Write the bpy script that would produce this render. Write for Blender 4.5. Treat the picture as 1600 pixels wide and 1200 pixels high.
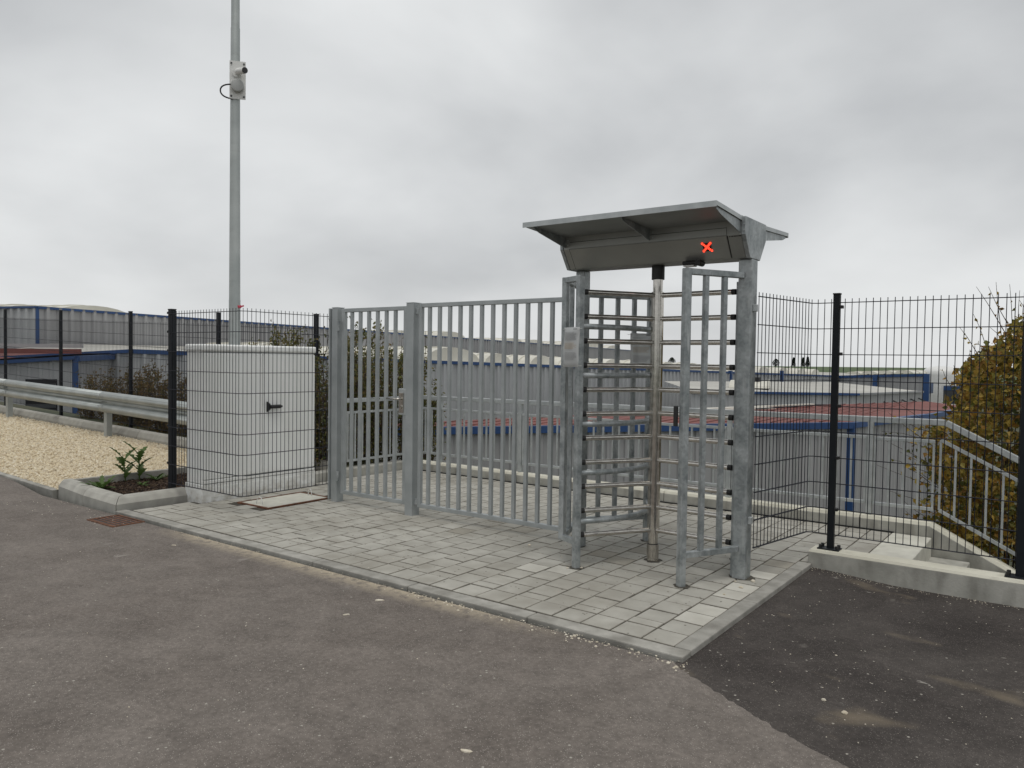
import bpy, bmesh, math, random
from mathutils import Vector, Matrix, noise
random.seed(7)
R = math.radians
for o in list(bpy.data.objects): bpy.data.objects.remove(o)
scene = bpy.context.scene
col = scene.collection

# ------------------------------------------------------------------ camera
TH, PITCH, ROLL, H = R(36.5), R(1.8), R(0.8), 1.54
CAMP = Vector((1.642, -3.747, H))
fwd = Vector((-math.sin(TH)*math.cos(PITCH), math.cos(TH)*math.cos(PITCH), -math.sin(PITCH)))
right = Vector((math.cos(TH), math.sin(TH), 0))
up = right.cross(fwd)
r2 = right*math.cos(ROLL)+up*math.sin(ROLL)
u2 = -right*math.sin(ROLL)+up*math.cos(ROLL)
cd = bpy.data.cameras.new('camera'); cam = bpy.data.objects.new('camera', cd); col.objects.link(cam)
cam.matrix_world = Matrix(((r2.x, u2.x, -fwd.x, CAMP.x), (r2.y, u2.y, -fwd.y, CAMP.y), (r2.z, u2.z, -fwd.z, CAMP.z), (0, 0, 0, 1)))
cd.sensor_width = 36; cd.lens = 36*1202/1600; cd.clip_end = 6000; cd.clip_start = .05
scene.camera = cam
# ------------------------------------------------------------------ overcast sky and soft sun
SUN_DIR = Vector((0.20, -0.22, 1.0)).normalized()
w = bpy.data.worlds.new('World'); scene.world = w; w.use_nodes = True
nt = w.node_tree; nt.nodes.clear(); N = nt.nodes.new; Lk = nt.links.new
out = N('ShaderNodeOutputWorld'); bgs = N('ShaderNodeBackground'); bgc = N('ShaderNodeBackground'); mixs = N('ShaderNodeMixShader')
sky = N('ShaderNodeTexSky'); sky.sky_type = 'NISHITA'; sky.sun_disc = False
sky.sun_elevation = math.asin(SUN_DIR.z); sky.sun_rotation = math.atan2(SUN_DIR.x, SUN_DIR.y)
Lk(sky.outputs[0], bgs.inputs[0]); bgs.inputs[1].default_value = .08
tc = N('ShaderNodeTexCoord'); sep = N('ShaderNodeSeparateXYZ'); Lk(tc.outputs['Generated'], sep.inputs[0])
def wm(op, a, b=None):
    n = N('ShaderNodeMath'); n.operation = op
    for i, q in enumerate((a, b)):
        if q is None: continue
        if isinstance(q, (int, float)): n.inputs[i].default_value = q
        else: Lk(q, n.inputs[i])
    return n.outputs[0]
zz = wm('ADD', wm('MAXIMUM', sep.outputs[2], 0.0), .38)
cmb = N('ShaderNodeCombineXYZ'); Lk(wm('DIVIDE', sep.outputs[0], zz), cmb.inputs[0]); Lk(wm('DIVIDE', sep.outputs[1], zz), cmb.inputs[1])
n1 = N('ShaderNodeTexNoise'); n1.inputs['Scale'].default_value = 1.3; n1.inputs['Detail'].default_value = 6; n1.inputs['Roughness'].default_value = .45; n1.inputs['Distortion'].default_value = .2
mp = N('ShaderNodeMapping'); mp.inputs['Location'].default_value = (3.4, 1.7, .4); Lk(cmb.outputs[0], mp.inputs[0]); Lk(mp.outputs[0], n1.inputs[0])
cr = N('ShaderNodeValToRGB'); Lk(n1.outputs[0], cr.inputs[0])
e = cr.color_ramp.elements; e[0].position = .33; e[0].color = (.47, .485, .50, 1); e[1].position = .64; e[1].color = (.80, .815, .82, 1)
hz = N('ShaderNodeMapRange'); hz.inputs[1].default_value = .02; hz.inputs[2].default_value = .20; hz.inputs[3].default_value = .55; hz.inputs[4].default_value = 0; Lk(sep.outputs[2], hz.inputs[0])
hm = N('ShaderNodeMix'); hm.data_type = 'RGBA'; Lk(hz.outputs[0], hm.inputs[0]); Lk(cr.outputs[0], hm.inputs[6]); hm.inputs[7].default_value = (.755, .765, .765, 1)
Lk(hm.outputs[2], bgc.inputs[0]); bgc.inputs[1].default_value = 1.0
mixs.inputs[0].default_value = .97; Lk(bgs.outputs[0], mixs.inputs[1]); Lk(bgc.outputs[0], mixs.inputs[2]); Lk(mixs.outputs[0], out.inputs[0])
sl = bpy.data.lights.new('sun', 'SUN'); sl.energy = 1.4; sl.angle = R(38); sl.color = (1, .97, .92)
so = bpy.data.objects.new('sun', sl); col.objects.link(so); so.rotation_euler = (-SUN_DIR).to_track_quat('-Z', 'Y').to_euler()
vs = scene.view_settings; vs.view_transform = 'Standard'; vs.look = 'None'; vs.gamma = 1; vs.exposure = 0.0; vs.use_curve_mapping = False

# ------------------------------------------------------------------ materials
def mat(name, c1, c2=None, scale=4, rough=.6, metal=0, bump=0, bscale=40, rnd=0, detail=6, lo=.35, hi=.65, rough2=None, extra=None, spec=.5, bdist=.01):
    m = bpy.data.materials.new(name); m.use_nodes = True; t = m.node_tree; b = t.nodes['Principled BSDF']
    b.inputs['Roughness'].default_value = rough; b.inputs['Metallic'].default_value = metal; b.inputs['Specular IOR Level'].default_value = spec
    tcn = t.nodes.new('ShaderNodeTexCoord'); src = tcn.outputs['Object']
    if rnd:
        oi = t.nodes.new('ShaderNodeObjectInfo'); ad = t.nodes.new('ShaderNodeVectorMath'); ad.operation = 'MULTIPLY_ADD'
        cb = t.nodes.new('ShaderNodeCombineXYZ')
        for i in range(3): t.links.new(oi.outputs['Random'], cb.inputs[i])
        t.links.new(cb.outputs[0], ad.inputs[0]); ad.inputs[1].default_value = (57, 31, 17); t.links.new(src, ad.inputs[2]); src = ad.outputs[0]
    n = t.nodes.new('ShaderNodeTexNoise'); n.inputs['Scale'].default_value = scale; n.inputs['Detail'].default_value = detail; t.links.new(src, n.inputs[0])
    r = t.nodes.new('ShaderNodeValToRGB'); r.color_ramp.elements[0].position = lo; r.color_ramp.elements[1].position = hi
    r.color_ramp.elements[0].color = (*c1, 1); r.color_ramp.elements[1].color = (*(c2 or c1), 1); t.links.new(n.outputs[0], r.inputs[0])
    colr = r.outputs[0]
    if rnd:
        hs = t.nodes.new('ShaderNodeHueSaturation'); mr = t.nodes.new('ShaderNodeMapRange'); mr.inputs[3].default_value = 1-rnd; mr.inputs[4].default_value = 1+rnd
        t.links.new(oi.outputs['Random'], mr.inputs[0]); t.links.new(mr.outputs[0], hs.inputs['Value']); t.links.new(colr, hs.inputs['Color']); colr = hs.outputs[0]
    if extra: colr = extra(t, src, colr)
    t.links.new(colr, b.inputs['Base Color'])
    if rough2 is not None:
        q = t.nodes.new('ShaderNodeMapRange'); q.inputs[3].default_value = rough; q.inputs[4].default_value = rough2; t.links.new(n.outputs[0], q.inputs[0]); t.links.new(q.outputs[0], b.inputs['Roughness'])
    if bump:
        bn = t.nodes.new('ShaderNodeTexNoise'); bn.inputs['Scale'].default_value = bscale; bn.inputs['Detail'].default_value = 4; t.links.new(src, bn.inputs[0])
        bp = t.nodes.new('ShaderNodeBump'); bp.inputs['Strength'].default_value = bump; bp.inputs['Distance'].default_value = bdist; t.links.new(bn.outputs[0], bp.inputs['Height']); t.links.new(bp.outputs[0], b.inputs['Normal'])
    return m
def mixc(t, fac, a, b_, mode='MIX'):
    x = t.nodes.new('ShaderNodeMix'); x.data_type = 'RGBA'; x.blend_type = mode
    if isinstance(fac, (int, float)): x.inputs[0].default_value = fac
    else: t.links.new(fac, x.inputs[0])
    for i, q in ((6, a), (7, b_)):
        if isinstance(q, tuple): x.inputs[i].default_value = (*q, 1)
        else: t.links.new(q, x.inputs[i])
    return x.outputs[2]
def nz(t, src, scale, lo, hi, detail=3, mapping=None):
    if mapping:
        mpn = t.nodes.new('ShaderNodeMapping'); mpn.inputs['Scale'].default_value = mapping; t.links.new(src, mpn.inputs[0]); src = mpn.outputs[0]
    n = t.nodes.new('ShaderNodeTexNoise'); n.inputs['Scale'].default_value = scale; n.inputs['Detail'].default_value = detail; t.links.new(src, n.inputs[0])
    r = t.nodes.new('ShaderNodeMapRange'); r.inputs[1].default_value = lo; r.inputs[2].default_value = hi; t.links.new(n.outputs[0], r.inputs[0]); return r.outputs[0]
def speck(t, src, colr, scale, thr, c):
    v = t.nodes.new('ShaderNodeTexVoronoi'); v.inputs['Scale'].default_value = scale; t.links.new(src, v.inputs[0])
    s = t.nodes.new('ShaderNodeSeparateColor'); t.links.new(v.outputs['Color'], s.inputs[0])
    g = t.nodes.new('ShaderNodeMath'); g.operation = 'GREATER_THAN'; g.inputs[1].default_value = thr; t.links.new(s.outputs[0], g.inputs[0])
    l = t.nodes.new('ShaderNodeMath'); l.operation = 'LESS_THAN'; l.inputs[1].default_value = .42; t.links.new(v.outputs['Distance'], l.inputs[0])
    m = t.nodes.new('ShaderNodeMath'); m.operation = 'MULTIPLY'; t.links.new(g.outputs[0], m.inputs[0]); t.links.new(l.outputs[0], m.inputs[1])
    return mixc(t, m.outputs[0], colr, c)
def ex_asphalt(lightc, darkc, sandy):
    def f(t, src, c):
        c = mixc(t, nz(t, src, 260, .35, .7, 2), darkc, c)
        c = mixc(t, nz(t, src, .9, .35, .75, 5), c, mixc(t, .35, c, lightc))
        for sc_, am_, mm_ in ((38, .34, 3), (9, .22, 4), (2.3, .20, 5)):
            h_ = t.nodes.new('ShaderNodeHueSaturation'); q_ = nz(t, src, sc_, .3, .7, mm_); r_ = t.nodes.new('ShaderNodeMapRange'); r_.inputs[3].default_value = 1-am_/2; r_.inputs[4].default_value = 1+am_/2; t.links.new(q_, r_.inputs[0]); t.links.new(r_.outputs[0], h_.inputs['Value']); t.links.new(c, h_.inputs['Color']); c = h_.outputs[0]
        c = mixc(t, nz(t, src, 5, .70, .76, 6, (1, .45, 1)), c, lightc)
        c = speck(t, src, c, 190, .90, tuple(min(1, q*1.35) for q in lightc))
        c = speck(t, src, c, 70, .994, (.36, .34, .30))
        if not sandy:
            c = mixc(t, nz(t, src, 1.6, .60, .72, 5, (1, 1.6, 1)), c, mixc(t, .55, c, (.22, .18, .13)))
            c = mixc(t, nz(t, src, 7, .70, .75, 6, (1, 1.8, 1)), c, (.33, .31, .28))
        if sandy:
            sp = t.nodes.new('ShaderNodeSeparateXYZ'); t.links.new(src, sp.inputs[0])
            a = t.nodes.new('ShaderNodeMapRange'); a.inputs[1].default_value = -.24; a.inputs[2].default_value = -.06; t.links.new(sp.outputs[1], a.inputs[0])
            x1 = t.nodes.new('ShaderNodeMapRange'); x1.inputs[1].default_value = -5.0; x1.inputs[2].default_value = -4.4; t.links.new(sp.outputs[0], x1.inputs[0])
            x2 = t.nodes.new('ShaderNodeMapRange'); x2.inputs[1].default_value = -.6; x2.inputs[2].default_value = -1.5; t.links.new(sp.outputs[0], x2.inputs[0])
            m1 = t.nodes.new('ShaderNodeMath'); m1.operation = 'MULTIPLY'; t.links.new(x1.outputs[0], m1.inputs[0]); t.links.new(x2.outputs[0], m1.inputs[1])
            m2 = t.nodes.new('ShaderNodeMath'); m2.operation = 'MULTIPLY'; t.links.new(m1.outputs[0], m2.inputs[0]); t.links.new(a.outputs[0], m2.inputs[1])
            m3 = t.nodes.new('ShaderNodeMath'); m3.operation = 'MULTIPLY'; t.links.new(m2.outputs[0], m3.inputs[0]); t.links.new(nz(t, src, 22, .25, .55), m3.inputs[1])
            c = mixc(t, m3.outputs[0], c, (.40, .345, .26))
        return c
    return f
def ex_dirt(scale, lo, hi, c, amt=1.0, mapping=None):
    def f(t, src, colr):
        q = nz(t, src, scale, lo, hi, 5, mapping); m = t.nodes.new('ShaderNodeMath'); m.operation = 'MULTIPLY'; m.inputs[1].default_value = amt; t.links.new(q, m.inputs[0])
        return mixc(t, m.outputs[0], colr, c)
    return f
def ex_galv(t, src, c):
    v = t.nodes.new('ShaderNodeTexVoronoi'); v.inputs['Scale'].default_value = 55; t.links.new(src, v.inputs[0])
    s = t.nodes.new('ShaderNodeSeparateColor'); t.links.new(v.outputs['Color'], s.inputs[0])
    mr = t.nodes.new('ShaderNodeMapRange'); mr.inputs[3].default_value = .86; mr.inputs[4].default_value = 1.12; t.links.new(s.outputs[0], mr.inputs[0])
    h = t.nodes.new('ShaderNodeHueSaturation'); t.links.new(mr.outputs[0], h.inputs['Value']); t.links.new(c, h.inputs['Color'])
    return mixc(t, nz(t, src, 6, .58, .75, 4, (3, 3, .5)), h.outputs[0], (.50, .52, .52))
def ex_paving(t, src, c):      # dirt that runs across many pavers, in place on the ground
    g = t.nodes.new('ShaderNodeNewGeometry'); p = g.outputs['Position']
    def mul(q, k):
        m = t.nodes.new('ShaderNodeMath'); m.operation = 'MULTIPLY'; m.inputs[1].default_value = k; t.links.new(q, m.inputs[0]); return m.outputs[0]
    c = mixc(t, mul(nz(t, p, .9, .48, .72, 6), .48), c, (.225, .205, .168))
    c = mixc(t, mul(nz(t, p, 3.1, .56, .72, 6), .5), c, (.24, .222, .185))
    c = mixc(t, mul(nz(t, p, 1.4, .60, .72, 5), .55), c, (.55, .535, .485))
    c = speck(t, p, c, 55, .985, (.13, .12, .10))
    return c
def ex_cab(t, src, c):
    c = ex_dirt(2.2, .55, .85, (.60, .60, .56), .5, (1, 1, .3))(t, src, c)
    sp = t.nodes.new('ShaderNodeSeparateXYZ'); t.links.new(src, sp.inputs[0])
    a = t.nodes.new('ShaderNodeMapRange'); a.inputs[1].default_value = .30; a.inputs[2].default_value = 0.0; t.links.new(sp.outputs[2], a.inputs[0])
    m = t.nodes.new('ShaderNodeMath'); m.operation = 'MULTIPLY'; t.links.new(a.outputs[0], m.inputs[0]); t.links.new(nz(t, src, 14, .35, .75, 6), m.inputs[1])
    return mixc(t, m.outputs[0], c, (.40, .37, .31))
M = {}
M['asphalt'] = mat('asphalt_old', (.155, .134, .118), (.195, .171, .152), 3, .92, bump=.5, bscale=170, extra=ex_asphalt((.255, .231, .208), (.122, .105, .092), True), spec=.25)
M['asphalt2'] = mat('asphalt_new', (.054, .046, .042), (.084, .073, .066), 2.2, .9, bump=.6, bscale=170, extra=ex_asphalt((.135, .122, .11), (.034, .029, .027), False), spec=.25)
M['paver'] = mat('paver_concrete', (.335, .322, .285), (.42, .408, .365), 5, .85, rnd=.045, bump=.25, bscale=220, extra=ex_paving, spec=.3)
M['joint_edge'] = mat('paver_dark_edge', (.13, .12, .10), (.23, .215, .18), 14, .9)  # bevels and sides darker than the paver top, strengthening the joint lines
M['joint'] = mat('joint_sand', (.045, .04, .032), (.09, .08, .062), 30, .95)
M['kerb'] = mat('kerb_concrete', (.31, .30, .27), (.41, .40, .36), 6, .85, bump=.3, bscale=120, rnd=.08, extra=ex_dirt(3, .58, .75, (.13, .12, .115), .7), spec=.3)
M['kerbdark'] = mat('flush_kerb_concrete', (.27, .262, .235), (.38, .368, .335), 9, .88, bump=.35, bscale=150, rnd=.1, spec=.3, extra=ex_dirt(5, .5, .75, (.17, .16, .14), .6))
M['concrete'] = mat('wall_concrete', (.33, .325, .29), (.46, .45, .405), 5, .85, bump=.2, bscale=60, extra=ex_dirt(7, .5, .75, (.19, .182, .158), .75, (1, 1, .4)), spec=.3)
M['concrete_top'] = mat('coping_concrete', (.55, .53, .44), (.68, .66, .56), 3, .8, bump=.12, bscale=90, extra=ex_dirt(6, .6, .8, (.36, .33, .27), .6), spec=.3)
M['galv'] = mat('galvanised_steel', (.25, .275, .28), (.43, .455, .46), 9, .40, .6, extra=ex_galv, rough2=.58)
M['galv_gate'] = mat('galvanised_gate', (.345, .37, .375), (.43, .455, .46), 5, .45, .5, rough2=.56)
M['galv_light'] = mat('galvanised_steel_bright', (.40, .425, .43), (.52, .545, .545), 9, .40, .5, rough2=.55)
M['galv_rail'] = mat('galvanised_guardrail', (.33, .357, .35), (.425, .45, .44), 3, .5, .35, extra=ex_dirt(5, .55, .8, (.27, .28, .27), .5, (.4, 1, 3)))
M['stain'] = mat('stainless_steel', (.48, .455, .42), (.62, .595, .55), 30, .10, .97, rough2=.22)
M['housing'] = mat('housing_steel', (.26, .265, .25), (.33, .335, .315), 2.5, .36, .6, rough2=.5)
M['canopy'] = mat('canopy_steel', (.26, .275, .27), (.33, .345, .335), 3, .5, .5, rough2=.6)
M['black'] = mat('black_powder_coat', (.006, .008, .011), (.009, .012, .015), 8, .5, spec=.3)
M['wire'] = mat('anthracite_wire', (.012, .013, .020), (.018, .020, .029), 8, .5, spec=.3)
M['rubber'] = mat('black_rubber', (.010, .010, .010), (.016, .016, .016), 20, .55)
M['cab'] = mat('cabinet_grp', (.79, .80, .785), (.83, .84, .825), 1.3, .5, bump=.04, bscale=300, extra=ex_cab)
M['rust'] = mat('rusted_iron', (.10, .045, .025), (.20, .085, .045), 14, .85, bump=.4, bscale=80)
M['cover'] = mat('cover_concrete', (.50, .49, .43), (.60, .59, .52), 5, .85, extra=ex_dirt(7, .55, .75, (.34, .32, .27), .6))
M['paper'] = mat('paper', (.70, .71, .71), (.76, .77, .77), 3, .35)
M['ink'] = mat('ink', (.20, .20, .21), (.34, .34, .35), 60, .6)
M['ink2'] = mat('ink_ochre', (.48, .36, .22), (.60, .46, .30), 60, .6)
M['white'] = mat('white_plastic', (.68, .68, .66), (.74, .74, .72), 5, .4)
M['grey'] = mat('grey_plastic', (.36, .37, .36), (.42, .43, .42), 5, .45)
M['darkglass'] = mat('lens_glass', (.005, .005, .006), (.008, .008, .009), 5, .1)
M['gravel'] = mat('limestone_chips', (.50, .40, .255), (.70, .61, .45), 16, .9, extra=ex_dirt(55, .5, .62, (.78, .71, .56), .8), detail=3, lo=.4, hi=.6)
M['gravelbase'] = mat('limestone_grit', (.46, .37, .24), (.66, .56, .40), 60, .95, bump=1, bscale=50, bdist=.03)
M['mulch'] = mat('bark_mulch', (.018, .011, .008), (.085, .050, .032), 40, .95, extra=ex_dirt(70, .66, .75, (.22, .15, .10), .7))
M['stone'] = mat('loose_stone', (.50, .44, .34), (.68, .63, .53), 25, .9)
M['soil'] = mat('grass_soil', (.035, .042, .02), (.075, .075, .04), .7, .95, bump=.5, bscale=3)
M['field'] = mat('field_grass', (.055, .085, .03), (.075, .11, .042), .02, .95)
M['clad'] = mat('grey_cladding', (.34, .34, .345), (.385, .385, .39), .25, .5, .15, extra=ex_dirt(.8, .5, .8, (.25, .25, .25), .4, (1, 1, .06)))
M['clad2'] = mat('light_cladding', (.41, .42, .43), (.46, .47, .48), .3, .5, .15, extra=ex_dirt(.8, .5, .8, (.30, .30, .30), .4, (1, 1, .06)))
M['claddark'] = mat('slate_cladding', (.25, .255, .265), (.29, .295, .305), .3, .5, .15)
M['blue'] = mat('blue_trim', (.016, .055, .165), (.022, .07, .20), .6, .45)
M['redroof'] = mat('red_roof', (.165, .060, .052), (.205, .078, .067), .5, .7, extra=ex_dirt(.6, .5, .8, (.24, .13, .11), .4), spec=.25)
M['paleroof'] = mat('pale_roof', (.36, .35, .32), (.46, .45, .41), .3, .7)
M['skylight'] = mat('skylight_grp', (.55, .53, .46), (.66, .645, .57), .6, .5)
M['louvre'] = mat('dark_louvre', (.045, .048, .052), (.07, .074, .078), 1, .5)
M['opening'] = mat('dark_opening', (.008, .008, .009), None, 1, .6)
M['bark'] = mat('twig_bark', (.045, .032, .024), (.09, .066, .048), 20, .9)
def leafmat(name, cols, rough=.55):
    m = bpy.data.materials.new(name); m.use_nodes = True; t = m.node_tree; b = t.nodes['Principled BSDF']; b.inputs['Roughness'].default_value = rough; b.inputs['Specular IOR Level'].default_value = .35
    g = t.nodes.new('ShaderNodeNewGeometry'); r = t.nodes.new('ShaderNodeValToRGB'); r.color_ramp.interpolation = 'LINEAR'
    el = r.color_ramp.elements
    while len(el) < len(cols): el.new(.5)
    for i, c in enumerate(cols): el[i].position = i/(len(cols)-1); el[i].color = (*c, 1)
    t.links.new(g.outputs['Random Per Island'], r.inputs[0]); t.links.new(r.outputs[0], b.inputs['Base Color'])
    tr = t.nodes.new('ShaderNodeBsdfTranslucent'); t.links.new(r.outputs[0], tr.inputs[0]); mx = t.nodes.new('ShaderNodeMixShader'); mx.inputs[0].default_value = .3
    t.links.new(b.outputs[0], mx.inputs[1]); t.links.new(tr.outputs[0], mx.inputs[2]); t.links.new(mx.outputs[0], t.nodes['Material Output'].inputs[0]); return m
M['leaf_autumn'] = leafmat('autumn_leaves', [(.05, .065, .014), (.11, .115, .022), (.28, .20, .034), (.46, .31, .055), (.34, .18, .035), (.16, .095, .024), (.55, .40, .09), (.12, .13, .026), (.40, .30, .055)])
M['leaf_dark'] = leafmat('dark_leaves', [(.06, .08, .022), (.13, .14, .038), (.18, .15, .045), (.085, .105, .03), (.18, .12, .042), (.07, .09, .026)])
M['leaf_brown'] = leafmat('brown_leaves', [(.08, .07, .026), (.17, .11, .038), (.07, .075, .024), (.22, .14, .05), (.11, .075, .028)])
M['leaf_green'] = leafmat('weed_leaves', [(.055, .10, .025), (.085, .14, .035), (.07, .12, .03)])
M['conifer'] = leafmat('conifer_needles', [(.012, .022, .012), (.02, .032, .016)])
def emis(name, c, s):
    m = bpy.data.materials.new(name); m.use_nodes = True; b = m.node_tree.nodes['Principled BSDF']; b.inputs['Base Color'].default_value = (*c, 1)
    b.inputs['Emission Color'].default_value = (*c, 1); b.inputs['Emission Strength'].default_value = s; return m
M['led'] = emis('red_led', (1, .045, .02), 2.6)
M['paper'] = leafmat('paper_sheet', [(.80, .81, .81), (.82, .83, .83)], .4)
for q_ in M['paper'].node_tree.nodes:
    if q_.type == 'MIX_SHADER': q_.inputs[0].default_value = .5
M['ribbon'] = mat('pink_ribbon', (.55, .06, .10), (.62, .10, .14), 20, .6)

# ------------------------------------------------------------------ mesh helpers
def wloc(p):
    v = Vector((0, 0, 0))
    while p is not None: v += p.location; p = p.parent
    return v
class MB:
    def __init__(s): s.v = []; s.f = []
    def add(s, vs, fs):
        n = len(s.v); s.v += [Vector(q) for q in vs]; s.f += [tuple(i+n for i in f) for f in fs]; return s
    def box(s, x0, x1, y0, y1, z0, z1):
        return s.add([(x0, y0, z0), (x1, y0, z0), (x1, y1, z0), (x0, y1, z0), (x0, y0, z1), (x1, y0, z1), (x1, y1, z1), (x0, y1, z1)],
                     [(0, 3, 2, 1), (4, 5, 6, 7), (0, 1, 5, 4), (1, 2, 6, 5), (2, 3, 7, 6), (3, 0, 4, 7)])
    def bar(s, p0, p1, wd, ht, upv=(0, 0, 1)):
        p0, p1 = Vector(p0), Vector(p1); d = (p1-p0).normalized(); upv = Vector(upv)
        if abs(d.dot(upv)) > .99: upv = Vector((0, 1, 0))
        sd = d.cross(upv).normalized()*wd/2; uu = sd.cross(d).normalized()*ht/2
        vs = [p+a*sd+b*uu for p in (p0, p1) for a, b in ((-1, -1), (1, -1), (1, 1), (-1, 1))]
        return s.add(vs, [(0, 1, 2, 3), (7, 6, 5, 4), (0, 4, 5, 1), (1, 5, 6, 2), (2, 6, 7, 3), (3, 7, 4, 0)])
    def tube(s, pts, r, n=10, cap=True):
        pts = [Vector(p) for p in pts]; rs = r if isinstance(r, (list, tuple)) else [r]*len(pts); rings = []; prev = None
        for i, p in enumerate(pts):
            d = (pts[min(i+1, len(pts)-1)]-pts[max(i-1, 0)]).normalized()
            a = prev if prev is not None else (Vector((0, 0, 1)) if abs(d.z) < .9 else Vector((1, 0, 0)))
            sd = (a-d*a.dot(d)).normalized(); prev = sd; u_ = d.cross(sd); rings.append([p+(sd*math.cos(2*math.pi*k/n)+u_*math.sin(2*math.pi*k/n))*rs[i] for k in range(n)])
        b = len(s.v); s.v += [q for rg in rings for q in rg]
        for i in range(len(rings)-1):
            for k in range(n): s.f.append((b+i*n+k, b+i*n+(k+1) % n, b+(i+1)*n+(k+1) % n, b+(i+1)*n+k))
        if cap: s.f.append(tuple(b+k for k in reversed(range(n)))); s.f.append(tuple(b+(len(rings)-1)*n+k for k in range(n)))
        return s
    def prism(s, poly, ax, a0, a1):   # polygon in the two other axes, extruded along ax (0,1,2)
        n = len(poly); vs = []
        for a in (a0, a1):
            for (p, q) in poly: vs.append((a, p, q) if ax == 0 else ((p, a, q) if ax == 1 else (p, q, a)))
        return s.add(vs, [tuple(range(n)), tuple(reversed(range(n, 2*n)))]+[(i, i+n, (i+1) % n+n, (i+1) % n) for i in range(n)])
    def build(s, name, m, parent=None, bevel=0, smooth=False, seg=2, fix=True):
        o0 = wloc(parent) if parent is not None else Vector((0, 0, 0))
        me = bpy.data.meshes.new(name); me.from_pydata([q-o0 for q in s.v], [], s.f); me.materials.append(M[m] if isinstance(m, str) else m)
        if fix:
            b = bmesh.new(); b.from_mesh(me); bmesh.ops.recalc_face_normals(b, faces=b.faces); b.to_mesh(me); b.free()
        if smooth:
            for p in me.polygons: p.use_smooth = True
        o = bpy.data.objects.new(name, me); col.objects.link(o); o.parent = parent
        if bevel:
            bv = o.modifiers.new('bevel', 'BEVEL'); bv.width = bevel; bv.segments = seg; bv.limit_method = 'ANGLE'; bv.angle_limit = R(40)
        if smooth == 'auto':
            es = o.modifiers.new('edges', 'EDGE_SPLIT'); es.split_angle = R(35)
        return o
def tag(o, label=None, cat=None, group=None, kind=None):
    if label: o['label'] = label
    if cat: o['category'] = cat
    if group: o['group'] = group
    if kind: o['kind'] = kind
    return o
def thing(name, loc, label, cat, group=None):
    o = bpy.data.objects.new(name, None); col.objects.link(o); o.location = loc; o.empty_display_size = .1; return tag(o, label, cat, group)
def sstep(a, b, x): t = max(0, min(1, (x-a)/(b-a))); return t*t*(3-2*t)
def gz(x): return .026*max(0, -7.5-x)          # the road climbs gently towards the left

# ------------------------------------------------------------------ ground, road, paving
def grid(xs, ys, zf):
    mb = MB(); vs = [(x, y, zf(x, y)) for y in ys for x in xs]; n = len(xs)
    fs = [(j*n+i, j*n+i+1, (j+1)*n+i+1, (j+1)*n+i) for j in range(len(ys)-1) for i in range(n-1)]
    return mb.add(vs, fs)
def terr(x, y):
    if y <= 4.4 and x <= .55: base = -.35+gz(x)-.02*max(0, -20-x)*0
    else:
        base = -.35-4.2*sstep(4.3, 9.0, y)
        if x > .55 and y > 2.45: base = min(base, -.35-.55*max(0, x-.35))
    if x < -13 and y > 3.9: base = min(base, .0-4.5*sstep(3.9, 6.5, y))
    base = max(base, -4.6)
    d = math.hypot(x-1.6, y+3.7)
    if y > 60 or abs(x) > 120:
        base += (4.0+1.2*math.sin(x*.006+1.0)*.6)*sstep(180, 620, d)*1.0 - 30*sstep(680, 1600, d)
    return base
xs = [-3000, -1500, -900, -650, -500, -400, -320, -260, -210, -170, -130, -100, -75, -55, -40, -30, -24, -20, -16, -13.2, -13, -10, -8, -6.2, -4, -2, -.5, .54, .57, 1, 1.5, 2.2, 3, 4.5, 7, 12, 20, 35, 60, 100, 180, 300, 500, 900, 1500, 3000]
ys = [-400, -60, -25, -10, -4, 0, 2.44, 2.47, 3.2, 3.9, 4.39, 4.42, 4.8, 5.5, 6.2, 7, 8, 9, 12, 20, 35, 60, 61, 90, 130, 180, 240, 310, 390, 470, 540, 590, 630, 670, 720, 900, 1300, 2500]
g_ = grid(xs, ys, terr).build('ground', 'soil', smooth=True); tag(g_, kind='structure')
g_.data.materials.append(M['field'])
for p in g_.data.polygons:
    c = p.center
    if math.hypot(c.x, c.y) > 140: p.material_index = 1
def zroad(x, y): return -.022+gz(x)
SEAM = [(-.01, -.055), (.03, -.10), (.12, -.16), (.336, -.282), (.50, -.385), (.661, -.467), (.83, -.55), (1.0, -.625), (1.4, -.80), (2.2, -1.15), (4, -1.95), (8, -3.75), (16, -7.3)]
# old road: left of the seam, runs in front of the paving
rd = MB()
xr = [-60, -40, -28, -20, -15, -11, -9, -7.5, -6, -4, -2, -.01]
for a, b in zip(xr[:-1], xr[1:]):
    n0 = len(rd.v); rd.add([(a, -30, zroad(a, 0)), (b, -30, zroad(b, 0)), (b, -.05, zroad(b, 0)), (a, (-.05 if a > -7 else .14), zroad(a, 0))] if b <= -7.4 or a > -7 else [(a, -30, zroad(a, 0)), (b, -30, zroad(b, 0)), (b, -.05, zroad(b, 0)), (a, -.05, zroad(a, 0))], [(0, 1, 2, 3)])
random.seed(3)
sm = []
for (p, q) in zip(SEAM[:-1], SEAM[1:]):
    k = 8
    for i in range(k):
        t = i/k; j = 0 if (p == SEAM[0] and i == 0) else random.uniform(-.012, .012)
        sm.append((p[0]+(q[0]-p[0])*t, p[1]+(q[1]-p[1])*t+j))
sm.append(SEAM[-1])
for p, q in zip(sm[:-1], sm[1:]): rd.add([(p[0], -30, -.022), (q[0], -30, -.022), (q[0], q[1], -.022), (p[0], p[1], -.022)], [(0, 1, 2, 3)])
road = rd.build('road', 'asphalt'); tag(road, kind='structure')
for p in road.data.polygons:
    pass
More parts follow.
